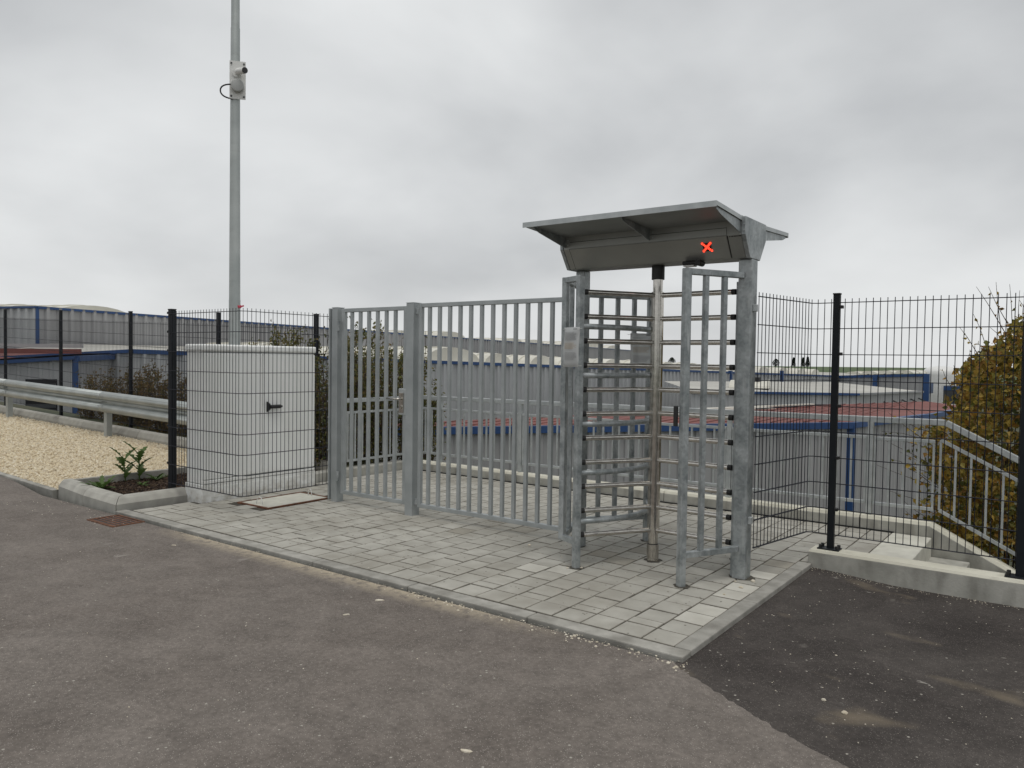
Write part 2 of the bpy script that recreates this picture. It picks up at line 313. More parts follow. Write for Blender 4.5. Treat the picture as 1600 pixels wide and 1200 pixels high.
# newer darker asphalt right of the paving, a little lower
def znew(x, y): return -.030-.040*sstep(0, .7, x)*sstep(.2, 2.2, y)
nx = [-.02, .15, .3, .45, .6, .8, 1.2, 2, 4, 8, 16]; ny = [-7.5, -4, -2, -1, -.5, -.2, .1, .5, .9, 1.3, 1.7, 2.1, 2.42]
na = grid(nx, ny, znew); side = na.build('access_lane', 'asphalt2', smooth=True); tag(side, kind='structure')

# paving slab bed with the individual pavers on it
PZ = 0.0
bed = MB().box(-5.86, .0, .05, 2.40, -.2, -.009).box(-5.86, .30, 2.404, 3.99, -.2, -.0088)
pav = bed.build('pavement', 'joint'); tag(pav, kind='structure')
EXCL = [(-5.46, -4.92, 1.0, 1.84)]
slots = []
ci = 0; x = -.088
while x > -5.86:
    x0 = max(x-.2, -5.86); slots.append((x0, x, .105, .308, 0)); off = .1 if ci % 2 else 0.0; y = .308-off+(0 if not off else 0); y = .308
    if off: slots.append((x0, x, .308, .408, 0)); y = .408
    while y < 3.95: slots.append((x0, x, y, min(y+.2, 3.99), 0)); y += .2
    x -= .2; ci += 1
for i, x0 in enumerate((-.088,)):
    y = 2.404
    while y < 3.95: slots.append((x0, x0+.19, y, min(y+.2, 3.99), 0)); slots.append((x0+.19, .285, y, min(y+.2, 3.99), 0)); y += .2
pavers = []
for (x0, x1, y0, y1, _) in slots:
    if x1-x0 < .05 or y1-y0 < .05: continue
    cx, cy = (x0+x1)/2, (y0+y1)/2
    if any(a < cx < b and c < cy < d for a, b, c, d in EXCL): continue
    if cx < -5.68 and .72 < cy < 2.25: continue
    pavers.append((math.hypot(cx-CAMP.x, cy-CAMP.y), x0, x1, y0, y1))
pavers.sort()
def paver_mesh(mb, x0, x1, y0, y1, z):
    b = .0034; g2 = .0031
    x0 += g2; x1 -= g2; y0 += .0034; y1 -= .0034
    vs = [(x0, y0, z-.06), (x1, y0, z-.06), (x1, y1, z-.06), (x0, y1, z-.06), (x0, y0, z-.003), (x1, y0, z-.003), (x1, y1, z-.003), (x0, y1, z-.003), (x0+b, y0+b, z), (x1-b, y0+b, z), (x1-b, y1-b, z), (x0+b, y1-b, z)]
    mb.add(vs, [(8, 9, 10, 11)]+[(i, (i+1) % 4, (i+1) % 4+4, i+4) for i in range(4)]+[(i+4, (i+1) % 4+4, (i+1) % 4+8, i+8) for i in range(4)])
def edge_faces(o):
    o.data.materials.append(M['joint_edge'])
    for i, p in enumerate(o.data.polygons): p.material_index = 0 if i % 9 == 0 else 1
cache = {}
rest = MB(); random.seed(11)
for k, (d, x0, x1, y0, y1) in enumerate(pavers):
    wq, hq = round(x1-x0, 3), round(y1-y0, 3)
    if k < 300:
        key = (wq, hq)
        if key not in cache:
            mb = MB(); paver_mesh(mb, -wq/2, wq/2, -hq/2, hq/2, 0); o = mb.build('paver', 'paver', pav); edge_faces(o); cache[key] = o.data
        else:
            o = bpy.data.objects.new('paver', cache[key]); col.objects.link(o); o.parent = pav
        o.location = ((x0+x1)/2, (y0+y1)/2, PZ+random.uniform(-.0025, .0015)); o.rotation_euler = (random.uniform(-.006, .006), random.uniform(-.006, .006), random.uniform(-.006, .006))
    else: paver_mesh(rest, x0, x1, y0, y1, PZ+random.uniform(-.0022, .001))
def ex_island(t, src, c):
    g = t.nodes.new('ShaderNodeNewGeometry'); mr = t.nodes.new('ShaderNodeMapRange'); mr.inputs[3].default_value = .95; mr.inputs[4].default_value = 1.05; t.links.new(g.outputs['Random Per Island'], mr.inputs[0])
    h = t.nodes.new('ShaderNodeHueSaturation'); t.links.new(mr.outputs[0], h.inputs['Value']); t.links.new(c, h.inputs['Color'])
    return ex_paving(t, src, h.outputs[0])
M['paver_far'] = mat('paver_concrete_far', (.335, .322, .285), (.42, .408, .365), 5, .85, bump=.25, bscale=220, extra=ex_island, spec=.3)
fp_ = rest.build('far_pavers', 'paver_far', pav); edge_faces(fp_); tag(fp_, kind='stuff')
PALE = mat('paver_pale', (.45, .435, .385), (.54, .525, .47), 5, .85, rnd=.05, bump=.25, bscale=220, spec=.3); DARKP = mat('paver_damp', (.27, .252, .212), (.33, .31, .262), 5, .8, rnd=.05, bump=.25, bscale=220, spec=.3)
pk = {}
for o in [q for q in pav.children if q.name.startswith('paver')]:
    c = o.location
    for L_, mm in ((((-.19, .62), (-.19, .84), (-.19, 1.18), (-.19, 1.45), (-1.30, 1.0), (-1.50, .98), (-.19, 1.80)), PALE), (((-.17, 2.2), (-1.36, 1.62), (-1.16, 1.55), (-1.1, 1.9), (-2.3, 1.9), (-2.7, 1.5)), DARKP)):
        if any(abs(c.x-a) < .1 and abs(c.y-b) < .1 for a, b in L_):
            k_ = (o.data.name, mm.name)
            if k_ not in pk: pk[k_] = o.data.copy(); pk[k_].materials[0] = mm
            o.data = pk[k_]
# flush kerb stones along the road and down the right edge
kb = MB().box(-5.97, .0, .0, .10, -.25, -.05).box(-.085, .0, .1, 2.4, -.25, -.05).build('flush_kerb', 'kerbdark'); tag(kb, kind='structure')
def kerbstone(x0, x1, y0, y1, z0=-.2, z1=.001, b=.007, m='kerbdark', par=kb): return MB().box(x0, x1, y0, y1, z0, z1).build('kerb_stone', m, par, bevel=b)
x = 0.0
for i in range(6):
    x1 = -.99*(i+1)-.0 if i < 5 else -5.96
    if i == 5 and x1 > x: break
    kerbstone(x1+.004, (x-.002 if i else .012), -.012, .098, z1=.0+random.uniform(-.002, .001)); x = x1
if x > -5.95: kerbstone(-5.96, x-.002, -.012, .098)
y = .102
for y1 in (1.13, 2.13, 2.385): kerbstone(-.088, .012, y+.002, y1-.002, z1=.003); y = y1

# ------------------------------------------------------------------ concrete walls, stair, left kerbs
t = thing('retaining_wall', (.7, 2.48, 0), 'low concrete wall with pale top beside the dark asphalt, under the right fence', 'wall')
MB().box(-.02, 5, 2.39, 2.57, -1.2, .088).build('wall_body', 'concrete', t, bevel=.006)
MB().add([(-.02, 2.39, .088), (5, 2.39, .088), (5, 2.57, .088), (-.02, 2.57, .088), (-.008, 2.402, .107), (5, 2.402, .107), (5, 2.558, .107), (-.008, 2.558, .107)], [(4, 5, 6, 7), (0, 1, 5, 4), (1, 2, 6, 5), (2, 3, 7, 6), (3, 0, 4, 7), (0, 3, 2, 1)]).build('coping', 'concrete_top', t)
t = thing('upstand_wall', (-2.5, 4.1, 0), 'long pale concrete upstand along the back of the paving, below the railing', 'wall')
xs_ = [-5.99, -5.0, -4.0, -3.0, -2.0, -1.0, 0.0]
for a, b in zip(xs_[:-1], xs_[1:]):
    MB().box(a+.003, b-.003, 4.0, 4.16, -.5, .10).build('wall_block', 'concrete', t, bevel=.006)
    MB().prism([(4.003, .1005), (4.157, .1005), (4.143, .126), (4.017, .126)], 0, a+.003, b-.003).build('coping', 'concrete_top', t)
def slopeblock(z): return [(0.003, z), (.585, z), (1.26, z-.345), (5, z-2.26)]
prof = [(.003, -1.5), (.003, .10), (.585, .10), (1.26, -.245), (4, -1.645), (4, -3), (1.2, -2.2)]
MB().prism(prof, 1, 4.0, 4.16).build('wall_block', 'concrete', t, bevel=.004)
mb = MB()
pp = [(.003, .1005), (.585, .1005), (1.26, -.2445), (4, -1.6445)]
for (xa, za), (xb, zb) in zip(pp[:-1], pp[1:]):
    mb.add([(xa, 4.003, za), (xb, 4.003, zb), (xb, 4.157, zb), (xa, 4.157, za), (xa, 4.017, za+.026), (xb, 4.017, zb+.026), (xb, 4.143, zb+.026), (xa, 4.143, za+.026)], [(4, 5, 6, 7), (0, 1, 5, 4), (2, 3, 7, 6)])
mb.build('coping', 'concrete_top', t)
MB().box(-5.999, .3, 3.985, 4.0, -.06, .012).build('drain_gap', 'rubber', t)
t = thing('upstand_kerb', (-5.95, 3.1, 0), 'short pale concrete upstand along the left end of the paving, in front of the hedge', 'kerb')
for a, b in ((2.28, 3.0), (3.0, 3.99)):
    MB().box(-6.03, -5.875, a+.003, b-.003, -.4, .115).build('kerb_stone', 'concrete', t, bevel=.015)
t = thing('stair', (1, 3.3, 0), 'concrete steps going down behind the low wall at the right', 'stair')
for i in range(7):
    MB().box(.29+.3*i, .29+.3*(i+1)+.02, 2.58, 3.98, -.2-.17*i, .004-.17*i).build('step', 'cover' if i == 0 else 'concrete', t, bevel=.008)  # lower steps: shade behind the wall put into a darker concrete colour

# planter and gravel bed on the left
def kstone(t, p0, p1, wd=.15, z0=-.2, z1=.12, inward=1, name='kerb_stone', m='kerb', mi0=0, mi1=0):
    p0, p1 = Vector((*p0, 0)), Vector((*p1, 0)); d = (p1-p0).normalized(); sd = Vector((-d.y, d.x, 0))*inward; ln = (p1-p0).length
    pr = [(0, z0), (0, .05), (.035, z1-.02), (.06, z1), (wd, z1), (wd, z0)]
    vs = [p0+d*((.004+a*mi0) if k == 0 else ln-.004-a*mi1)+sd*a+Vector((0, 0, b+gz((p0 if k == 0 else p1).x))) for k in (0, 1) for a, b in pr]; n = len(pr)
    return MB().add(vs, [tuple(range(n)), tuple(range(n, 2*n))]+[(i, (i+1) % n, (i+1) % n+n, i+n) for i in range(n)]).build(name, m, t, bevel=.012)
t = thing('planter_kerb', (-6.7, .3, 0), 'rounded grey kerb stones edging the bark bed next to the white cabinet', 'kerb')
kstone(t, (-6.79, .055), (-5.995, .012), mi1=1); kstone(t, (-7.58, .15), (-6.79, .057))
kstone(t, (-5.995, .012), (-5.985, .80), inward=1, mi0=1)
MB().bar((-7.42, .26, .03), (-7.42, 1.62, .03), .055, .20).build('edging_slab', 'kerbdark', t, bevel=.005)
MB().bar((-7.42, 1.65, .03), (-6.05, 1.65, .03), .055, .20).build('edging_slab', 'kerbdark', t, bevel=.005)
sb = MB().box(-7.39, -6.10, .27, 1.62, -.2, .045).build('planting_bed', 'mulch'); tag(sb, kind='structure')
def blobchip(mb, c, a, b, h, ang, tilt):
    ca, sa = math.cos(ang), math.sin(ang)
    vs = []
    k = random.choice((4, 5))
    for i in range(k):
        th = 2*math.pi*i/k+random.uniform(-.25, .25); px_, py_ = a*math.cos(th), b*math.sin(th); z = px_*tilt
        vs.append((c[0]+px_*ca-py_*sa, c[1]+px_*sa+py_*ca, c[2]+z))
    tp = (c[0]+random.uniform(-.3, .3)*a, c[1]+random.uniform(-.3, .3)*b, c[2]+h)
    mb.add(vs+[tp], [(i, (i+1) % k, k) for i in range(k)])
random.seed(21); mb = MB()
for i in range(2600):
    x, y = random.uniform(-7.38, -6.12), random.uniform(.2, 1.6)
    blobchip(mb, (x, y, .045+random.uniform(0, .012)), random.uniform(.012, .032), random.uniform(.006, .014), random.uniform(.004, .018), random.uniform(0, 6.3), random.uniform(-.6, .6))
tag(mb.build('bark_chips', leafmat('bark_chip', [(.014, .009, .007), (.04, .024, .016), (.09, .055, .035), (.022, .014, .010), (.17, .12, .08)], .9), fix=False), 'dark brown bark mulch in the kerbed bed', 'mulch', kind='stuff')
# gravel bed
gx = [-40, -30, -22, -16, -12, -9, -7.6, -7.45]; gb = MB()
for a, b in zip(gx[:-1], gx[1:]): gb.add([(a, .17, gz(a)-.01), (b, .17, gz(b)-.01), (b, 3.0, gz(b)-.01), (a, 3.0, gz(a)-.01)], [(0, 1, 2, 3)])
gb.add([(-7.45, 1.67, -.01), (-6.03, 1.67, -.01), (-6.03, 3.0, -.01), (-7.45, 3.0, -.01)], [(0, 1, 2, 3)])
tag(gb.build('gravel_bed', 'gravelbase'), kind='structure')
random.seed(5); mb = MB(); i = 0
while i < 42000:
    u_ = random.random(); x = -7.45-12.5*u_**1.6 if random.random() > .05 else random.uniform(-7.45, -6.05); y = random.uniform(.16, 2.95)
    if x > -7.46 and y < 1.7: continue
    s = random.uniform(.45, 1.0)*(1+.5*u_)
    blobchip(mb, (x, y, gz(x)-.004+random.uniform(0, .014)), .022*s, .014*s, .014*s, random.uniform(0, 6.3), random.uniform(-.5, .5)); i += 1
tag(mb.build('limestone_gravel', leafmat('limestone_chip', [(.68, .58, .41), (.82, .74, .57), (.75, .66, .48), (.89, .84, .72), (.54, .44, .30), (.86, .79, .63)], .9), fix=False), 'yellow limestone gravel spread behind the road edge', 'gravel', kind='stuff')
t = thing('edge_kerb', (-9.5, .15, 0), 'narrow flush concrete edging between the road and the yellow gravel', 'kerb')
for a in range(12):
    x1 = -7.60-a; x0 = x1-1.0
    MB().add([(x0+.004, .10, gz(x0)-.2), (x1-.004, .10, gz(x1)-.2), (x1-.004, .18, gz(x1)-.2), (x0+.004, .18, gz(x0)-.2), (x0+.004, .10, gz(x0)+.004), (x1-.004, .10, gz(x1)+.004), (x1-.004, .18, gz(x1)+.004), (x0+.004, .18, gz(x0)+.004)], [(0, 1, 2, 3), (4, 5, 6, 7), (0, 1, 5, 4), (1, 2, 6, 5), (2, 3, 7, 6), (3, 0, 4, 7)]).build('kerb_stone', 'kerbdark', t, bevel=.008)
t = thing('back_kerb', (-12, 3, 0), 'raised grey kerb behind the gravel, in front of the rear mesh fence', 'kerb')
for a in range(16):
    x1 = -6.2-a; kstone(t, (x1-1, 2.93), (x1, 2.93), wd=.16, z1=.15)
tag(MB().add([(-40, 3.08, .1+gz(-40)), (-7.5, 3.08, .1), (-7.5, 3.9, .05), (-40, 3.9, .02+gz(-40))], [(0, 1, 2, 3)]).add([(-7.5, 3.08, .1), (-6.03, 3.08, .1), (-6.03, 4.4, .0), (-7.5, 4.4, .0), (-7.5, 3.9, .05)], [(0, 1, 2, 3, 4)]).build('verge', 'soil'), kind='structure')

# ------------------------------------------------------------------ gate
def boxpost(name, x, y, wx, wy, z1, label, m='galv_gate', z0=-.05):
    t = thing(name, (x, y, 0), label, 'post'); MB().box(x-wx/2, x+wx/2, y-wy/2, y+wy/2, z0, z1).build('shaft', m, t, bevel=.006)
    MB().box(x-wx/2-.002, x+wx/2+.002, y-wy/2-.002, y+wy/2+.002, z1, z1+.005).build('cap', 'galv_light', t); return t
t = boxpost('gate_post', -4.735, 1.745, .085, .10, 2.065, 'galvanised square gate post next to the caged white cabinet')
MB().box(-4.835, -4.81, 1.70, 1.80, .02, 2.06).box(-4.81, -4.778, 1.72, 1.78, .02, 2.06).build('side_channel', 'galv_gate', t)
for z in (.2, .55, .9, 1.25, 1.6, 1.95):
    MB().tube([(-4.822, 1.70, z), (-4.822, 1.69, z)], .009, 8).build('bolt', 'galv_light', t)
t = boxpost('gate_post', -3.63, 1.745, .10, .11, 2.08, 'galvanised square gate post between the small gate and the fixed barred panel')
for z in (2.0, .14): MB().box(-3.58, -3.545, 1.72, 1.75, z-.03, z+.03).build('bracket', 'galv', t, bevel=.004)
t = thing('gate_leaf', (-4.18, 1.745, .09), 'small galvanised barred pedestrian gate with lever handle', 'gate')
def barred(t, x0, x1, xsb, y, z0, z1, st=.05, bw=.034):
    MB().box(x0, x0+st, y-.02, y+.02, z0, z1).build('stile', 'galv_gate', t, bevel=.004); MB().box(x1-st, x1, y-.02, y+.02, z0, z1).build('stile', 'galv_gate', t, bevel=.004)
    MB().box(x0+st, x1-st, y-.02, y+.02, z0, z0+.04).build('rail', 'galv_gate', t, bevel=.004); MB().box(x0+st, x1-st, y-.02, y+.02, z1-.04, z1).build('rail', 'galv_gate', t, bevel=.004)
    for x in xsb: MB().box(x-bw/2, x+bw/2, y-.015, y+.015, z0+.04, z1-.04).build('bar', 'galv_gate', t, bevel=.003)
barred(t, -4.66, -3.70, [-4.515+.1275*i for i in range(6)], 1.745, .09, 2.055)
MB().box(-3.80, -3.70, 1.715, 1.775, .98, 1.24).build('lock_box', 'galv_light', t, bevel=.004)
pl = MB().box(-3.785, -3.725, 1.705, 1.714, 1.0, 1.2).build('escutcheon', 'stain', t, bevel=.003)
MB().tube([(-3.745, 1.705, 1.14), (-3.745, 1.66, 1.14), (-3.76, 1.652, 1.14), (-3.90, 1.652, 1.14)], .010, 10).build('lever_handle', 'stain', pl, smooth=True)
MB().tube([(-3.75, 1.705, 1.06), (-3.75, 1.69, 1.06)], .017, 12).build('lock_cylinder', 'stain', pl)
for z in (.28, 1.87): MB().tube([(-4.677, 1.70, z-.05), (-4.677, 1.70, z+.05)], .016, 10).build('hinge', 'galv', t)
t = thing('barred_panel', (-2.7, 1.745, .09), 'long fixed galvanised barred panel between the gate post and the turnstile', 'fence panel')
barred(t, -3.545, -1.855, [-3.415+.1285*i for i in range(12)], 1.745, .085, 2.075, st=.04)

# ------------------------------------------------------------------ turnstile
T = thing('turnstile', (-.99, 1.68, 0), 'full-height steel turnstile with canopy and red cross display', 'turnstile')
RX, RY = -.99, 1.675
LP, RP = (-1.675, 1.70), (-.285, 1.66)
MB().box(LP[0]-.04, LP[0]+.04, LP[1]-.05, LP[1]+.05, -.05, 2.275).build('left_post', 'galv', T, bevel=.008)
MB().box(RP[0]-.05, RP[0]+.05, RP[1]-.06, RP[1]+.06, -.05, 2.275).build('right_post', 'galv', T, bevel=.01)
rs = MB().box(RP[0]-.075, RP[0]-.051, RP[1]-.02, RP[1]+.055, .0, 2.12).build('side_channel', 'galv', T, bevel=.003)
for z in (.42, 1.93): MB().box(RP[0]+.05, RP[0]+.075, RP[1]-.03, RP[1]+.01, z-.025, z+.025).build('mesh_bracket', 'galv_light', T, bevel=.003)
# guide frames
def ladder(p0, p1, nb, z0, z1, foot0=True, mid=None, name='guide', pw=.05):
    p0, p1 = Vector((*p0, 0)), Vector((*p1, 0)); d = (p1-p0).normalized(); up_ = Vector((0, 0, 1))
    def vp(p, a, b, wd, dp): return MB().bar(p+up_*a, p+up_*b, wd, dp, upv=d)
    if foot0: vp(p0, -.03, z1, pw, pw).build(name+'_post', 'galv', T, bevel=.006)
    MB().bar(p0+d*pw/2+up_*(z1-.022), p1+up_*(z1-.022), .04, .042).build(name+'_rail', 'galv', T, bevel=.004)
    MB().bar(p0+d*pw/2+up_*(z0), p1+up_*(z0), .04, .042).build(name+'_rail', 'galv', T, bevel=.004)
    for i in range(nb):
        q = p0.lerp(p1, (i+1)/(nb+1)); vp(q, z0+.021, z1-.043, .034, .034).build(name+'_bar', 'galv', T, bevel=.003)
ladder((-.53, 1.17), (-.30, 1.60), 2, .215, 2.18)
ladder((-.50, 2.12), (-.295, 1.72), 2, .215, 2.12)
ladder((-1.34, 1.115), (-1.515, 1.20), 0, .19, 2.17)
ladder((-1.525, 1.205), (-1.69, 1.65), 1, .19, 2.17, foot0=False)
MB().bar((-1.525, 1.205, .17), (-1.525, 1.205, 2.17), .045, .045).build('guide_post', 'galv', T, bevel=.005)
ladder((-1.33, 2.245), (-1.69, 1.75), 3, .21, 2.11)
MB().bar((-.585, 1.155, 1.10), (-.585, 1.155, 1.24), .028, .022).build('card_reader', 'rubber', T, bevel=.004)
# hoops of the blocking comb
for i in range(5):
    z = .346+.362*i; pts = [(-1.32, 1.13), (-1.255, 1.235), (-1.20, 1.34), (-1.155, 1.45), (-1.128, 1.56), (-1.12, 1.675)]
    pts = pts+[(x, 2*1.68-y) for x, y in reversed(pts[:-1])]
    MB().tube([(x, y, z) for x, y in pts], .021, 12).build('hoop', 'galv', T, smooth=True)
# rotor
rot = MB().tube([(RX, RY, -.02), (RX, RY, .13)], .046, 28).tube([(RX, RY, .135), (RX, RY, 2.18)], .0375, 28).build('rotor', 'stain', T, smooth='auto')
MB().tube([(RX, RY, .13), (RX, RY, .135)], .042, 24).build('joint_ring', 'rubber', rot)
MB().tube([(RX, RY, 2.17), (RX, RY, 2.285)], .049, 24).build('collar', 'rubber', rot, smooth='auto')
for a in (-3, 117, 237):
    dx, dy = math.cos(R(a)), math.sin(R(a)); sx, sy = -dy, dx
    k = 0
    MB().bar((RX+dx*.038, RY+dy*.038, .215), (RX+dx*.038, RY+dy*.038, 2.075), .018, .03, upv=(sx, sy, 0)).build('arm_strip', 'stain', rot, bevel=.003)
    for i in range(11):
        z = .242+.1807*i
        MB().tube([(RX+dx*.03, RY+dy*.03, z), (RX+dx*.60, RY+dy*.60, z)], .0195, 14).build('arm', 'stain', rot, smooth='auto')
        MB().tube([(RX+dx*.598, RY+dy*.598, z), (RX+dx*.628, RY+dy*.628, z)], .0208, 14).build('end_cap', 'rubber', rot, smooth='auto')
# drive housing (beam)
BX0, BX1 = -1.745, -.235
sec = [(1.56, 2.276), (1.76, 2.276), (1.872, 2.424), (1.872, 2.545), (1.455, 2.545), (1.455, 2.424)]
hb = MB().prism(sec, 0, BX0+.03, BX1-.03).build('drive_housing', 'housing', T, bevel=.006)
def scl(s, k): c = Vector((1.66, 2.41)); return [tuple(c+(Vector(q)-c)*k) for q in s]
MB().prism(scl(sec, 1.02), 0, BX1-.03, BX1).build('end_plate', 'galv', hb, bevel=.004)
MB().prism(scl(sec, 1.02), 0, BX0, BX0+.03).build('end_plate', 'galv', hb, bevel=.004)
def face(x, s, off=.0):      # point on the sloping front face, s: 0 bottom .. 1 top
    a, b = Vector((1.56, 2.276)), Vector((1.455, 2.424)); q = a.lerp(b, s); n = Vector((-.148, -.105)).normalized(); q = q+n*off; return (x, q.x, q.y)
def plate(x0, x1, s0, s1, o0, o1):
    vs = [face(x0, s0, o0), face(x1, s0, o0), face(x1, s1, o0), face(x0, s1, o0), face(x0, s0, o1), face(x1, s0, o1), face(x1, s1, o1), face(x0, s1, o1)]
    return MB().add(vs, [(0, 1, 2, 3), (4, 5, 6, 7), (0, 1, 5, 4), (1, 2, 6, 5), (2, 3, 7, 6), (3, 0, 4, 7)])
plate(-1.655, -.37, .06, 1.0, .001, .006).build('access_panel', 'housing', hb, bevel=.002)
MB().box(-1.655, -.37, 1.449, 1.4545, 2.427, 2.475).build('access_panel_edge', 'housing', hb)
MB().box(-1.655, -.37, 1.4515, 1.4545, 2.4755, 2.479).build('panel_seam', 'rubber', hb)
for xx in (-1.66, -.368): plate(xx, xx+.005, .02, 1.0, .0005, .0025).build('panel_seam', 'rubber', hb)
DX, DS = -.525, .60
dsp = plate(DX-.032, DX+.032, DS-.18, DS+.18, .006, .008).build('display', 'rubber', hb)
for i in range(-3, 4):
    for sgn in ((1, -1) if i else (1,)):
        x = DX+i*.0100; s = DS+sgn*i*.055
        plate(x-.0066, x+.0066, s-.036, s+.036, .008, .0105).build('led', 'led', dsp)
for i, (a, b) in enumerate(((0, .008), (.014, .030), (.033, .047), (.05, .06), (.064, .085))):
    plate(-.352+a, -.352+b, .93, .965, .0005, .0015).build('maker_mark', 'rubber', hb)
lampb = MB().box(-.72, -.62, 1.50, 1.59, 2.245, 2.274).build('sensor_base', 'rubber', hb, bevel=.01)
MB().tube([(-.60, 1.50, 2.258), (-.60, 1.59, 2.258)], .022, 14).build('sensor_head', 'rubber', hb, smooth='auto')
MB().box(-.715, -.635, 1.515, 1.575, 2.236, 2.2445).build('lamp_lens', 'white', hb)
# canopy: two sheets with lips and tapered brackets
for sgn, nm in ((-1, 'front'), (1, 'rear')):
    yi = 1.455 if sgn < 0 else 1.875; yo = .985 if sgn < 0 else 2.47; zi, zo = 2.52, 2.548
    sh = MB().add([(-1.775, yi, zi), (-.26, yi, zi), (-.26, yo, zo), (-1.775, yo, zo), (-1.775, yi, zi+.004), (-.26, yi, zi+.004), (-.26, yo, zo+.004), (-1.775, yo, zo+.004)], [(0, 1, 2, 3), (4, 5, 6, 7), (0, 1, 5, 4), (1, 2, 6, 5), (2, 3, 7, 6), (3, 0, 4, 7)]).build('canopy_sheet', 'canopy', T)
    MB().box(-1.778, -.257, min(yo, yo+sgn*.004), max(yo, yo+sgn*.004), zo-.012, zo+.026).build('lip', 'galv_light', sh)
    for xx in (-.262, -1.777): MB().add([(xx, yi, zi-.002), (xx, yo, zo-.002), (xx, yo, zo+.026), (xx, yi, zi+.028), (xx+.004, yi, zi-.002), (xx+.004, yo, zo-.002), (xx+.004, yo, zo+.026), (xx+.004, yi, zi+.028)], [(0, 1, 2, 3), (4, 5, 6, 7), (0, 1, 5, 4), (1, 2, 6, 5), (2, 3, 7, 6), (3, 0, 4, 7)]).build('lip', 'galv_light', sh)
    for xx in (-1.70, -.96, -.275):
        MB().prism([(yi, 2.435), (yi, 2.518), (yo-sgn*.03, 2.543), (yo-sgn*.03, 2.528), (yo-sgn*.10, 2.505)], 0, xx, xx+.006).build('bracket', 'galv', sh)
        for zz in (2.455, 2.495): MB().tube([(xx+.03, yi+sgn*.001, zz), (xx+.03, yi+sgn*.008, zz)], .006, 6).build('bolt', 'galv_light', sh)
MB().box(-1.775, -.26, 1.44, 1.89, 2.546, 2.552).build('ridge_plate', 'canopy', T)

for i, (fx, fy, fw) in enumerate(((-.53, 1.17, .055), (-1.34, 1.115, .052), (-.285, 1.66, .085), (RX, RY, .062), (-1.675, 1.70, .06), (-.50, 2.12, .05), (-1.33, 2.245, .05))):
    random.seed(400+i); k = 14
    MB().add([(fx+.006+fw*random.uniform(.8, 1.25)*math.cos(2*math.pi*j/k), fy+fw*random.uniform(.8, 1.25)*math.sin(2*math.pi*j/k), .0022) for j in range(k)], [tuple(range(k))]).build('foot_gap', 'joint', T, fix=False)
# notices
def notice(label, c, dx, dy, wd, ht, seed):
    random.seed(seed); d = Vector((dx, dy, 0)).normalized(); n = Vector((d.y, -d.x, 0)); c = Vector(c); u_ = Vector((0, 0, 1))
    if (CAMP-c).dot(n) < 0: n = -n; d = -d
    t = thing('notice_sheet', c-u_*ht/2, label, 'notice', 'notices tied to the turnstile')
    mb = MB(); k = 8; vs = []
    for i in range(k+1):
        for j in range(7):
            a = i/k-.5; b = j/6-.5; vs.append(c+d*a*wd+u_*b*ht+n*(.004*math.sin(a*7+b*3)+.003*math.cos(b*9)))
    mb.add(vs, [(i*7+j, (i+1)*7+j, (i+1)*7+j+1, i*7+j+1) for i in range(k) for j in range(6)])
    sh = mb.build('sheet', 'paper', t, smooth=True); so_ = sh.modifiers.new('thick', 'SOLIDIFY'); so_.thickness = .001
    z = .5-.10; body = MB(); body2 = MB()
    for ln in range(26):
        z -= .027
        if ln in (8, 9, 16, 17, 18): continue
        (body2 if 10 <= ln <= 15 else body).bar(c+d*(-.40*wd)+u_*z*ht+n*.0065, c+d*(random.uniform(.2, .40)*wd)+u_*z*ht+n*.0065, .002, ht*.006)
    body.build('print', 'ink', t); body2.build('print', 'ink2', t)
    MB().bar(c+d*(.18*wd)+u_*.45*ht+n*.0065, c+d*(.42*wd)+u_*.45*ht+n*.0065, .002, ht*.022).build('heading', 'ink', t)
    for s in (-1, 1):
        for b in (-.46, .46): MB().bar(c+d*s*.45*wd+u_*b*ht+n*.004, c+d*s*.62*wd+u_*b*ht-n*.01, .003, .003).build('cable_tie', 'white', t)
    return t
notice('white printed notice in a sleeve on the left front of the turnstile', (-1.415, 1.118, 1.64), .175*-1, .085, .21, .297, 1)
t = notice('white printed notice behind the rotor, on the rear frame of the turnstile', (-1.352, 2.135, 1.63), .36, .495, .21, .297, 2)

# ------------------------------------------------------------------ mesh fences
def wiregrid(mb, path, z0, nrow, spikes=.03, pitch=.05, r=.0030, cont=False):
    pts = [Vector(p) for p in path]
    for k, (a, b) in enumerate(zip(pts[:-1], pts[1:])):
        L = (b.xy-a.xy).length; n = max(1, round(L/pitch)); d = (b-a)/n; dn = Vector((b.x-a.x, b.y-a.y, 0)).normalized(); sd = Vector((-dn.y, dn.x, 0))
        for i in range(n+1):
            if k and i == 0: continue
            p = a+d*i; mb.tube([p+Vector((0, 0, z0-.004)), p+Vector((0, 0, z0+.2*(nrow-1)+spikes))], r, 5)
        for j in range(nrow):
            for s in (-1, 1): mb.tube([a+Vector((0, 0, z0+.2*j))+sd*s*.0053, b+Vector((0, 0, z0+.2*j))+sd*s*.0053], .0034, 5)
def fpost(t, x, y, z0, z1, wx=.06, wy=.045, clamps=None, side=-1):
    MB().box(x-wx/2, x+wx/2, y-wy/2, y+wy/2, z0, z1).build('post', 'black', t, bevel=.004)
    MB().box(x-wx/2-.003, x+wx/2+.003, y-wy/2-.003, y+wy/2+.003, z1, z1+.012).build('post_cap', 'rubber', t, bevel=.003)
    if clamps:
        for z in clamps: MB().box(x+side*(wx/2+.012)-.012, x+side*(wx/2+.012)+.012, y-.03, y+.012, z-.012, z+.012).build('clamp', 'rubber', t, bevel=.003)
t = thing('mesh_fence', (-6.157, .68, .045), 'dark wire mesh fence bent round the corner in front of the white cabinet', 'fence')
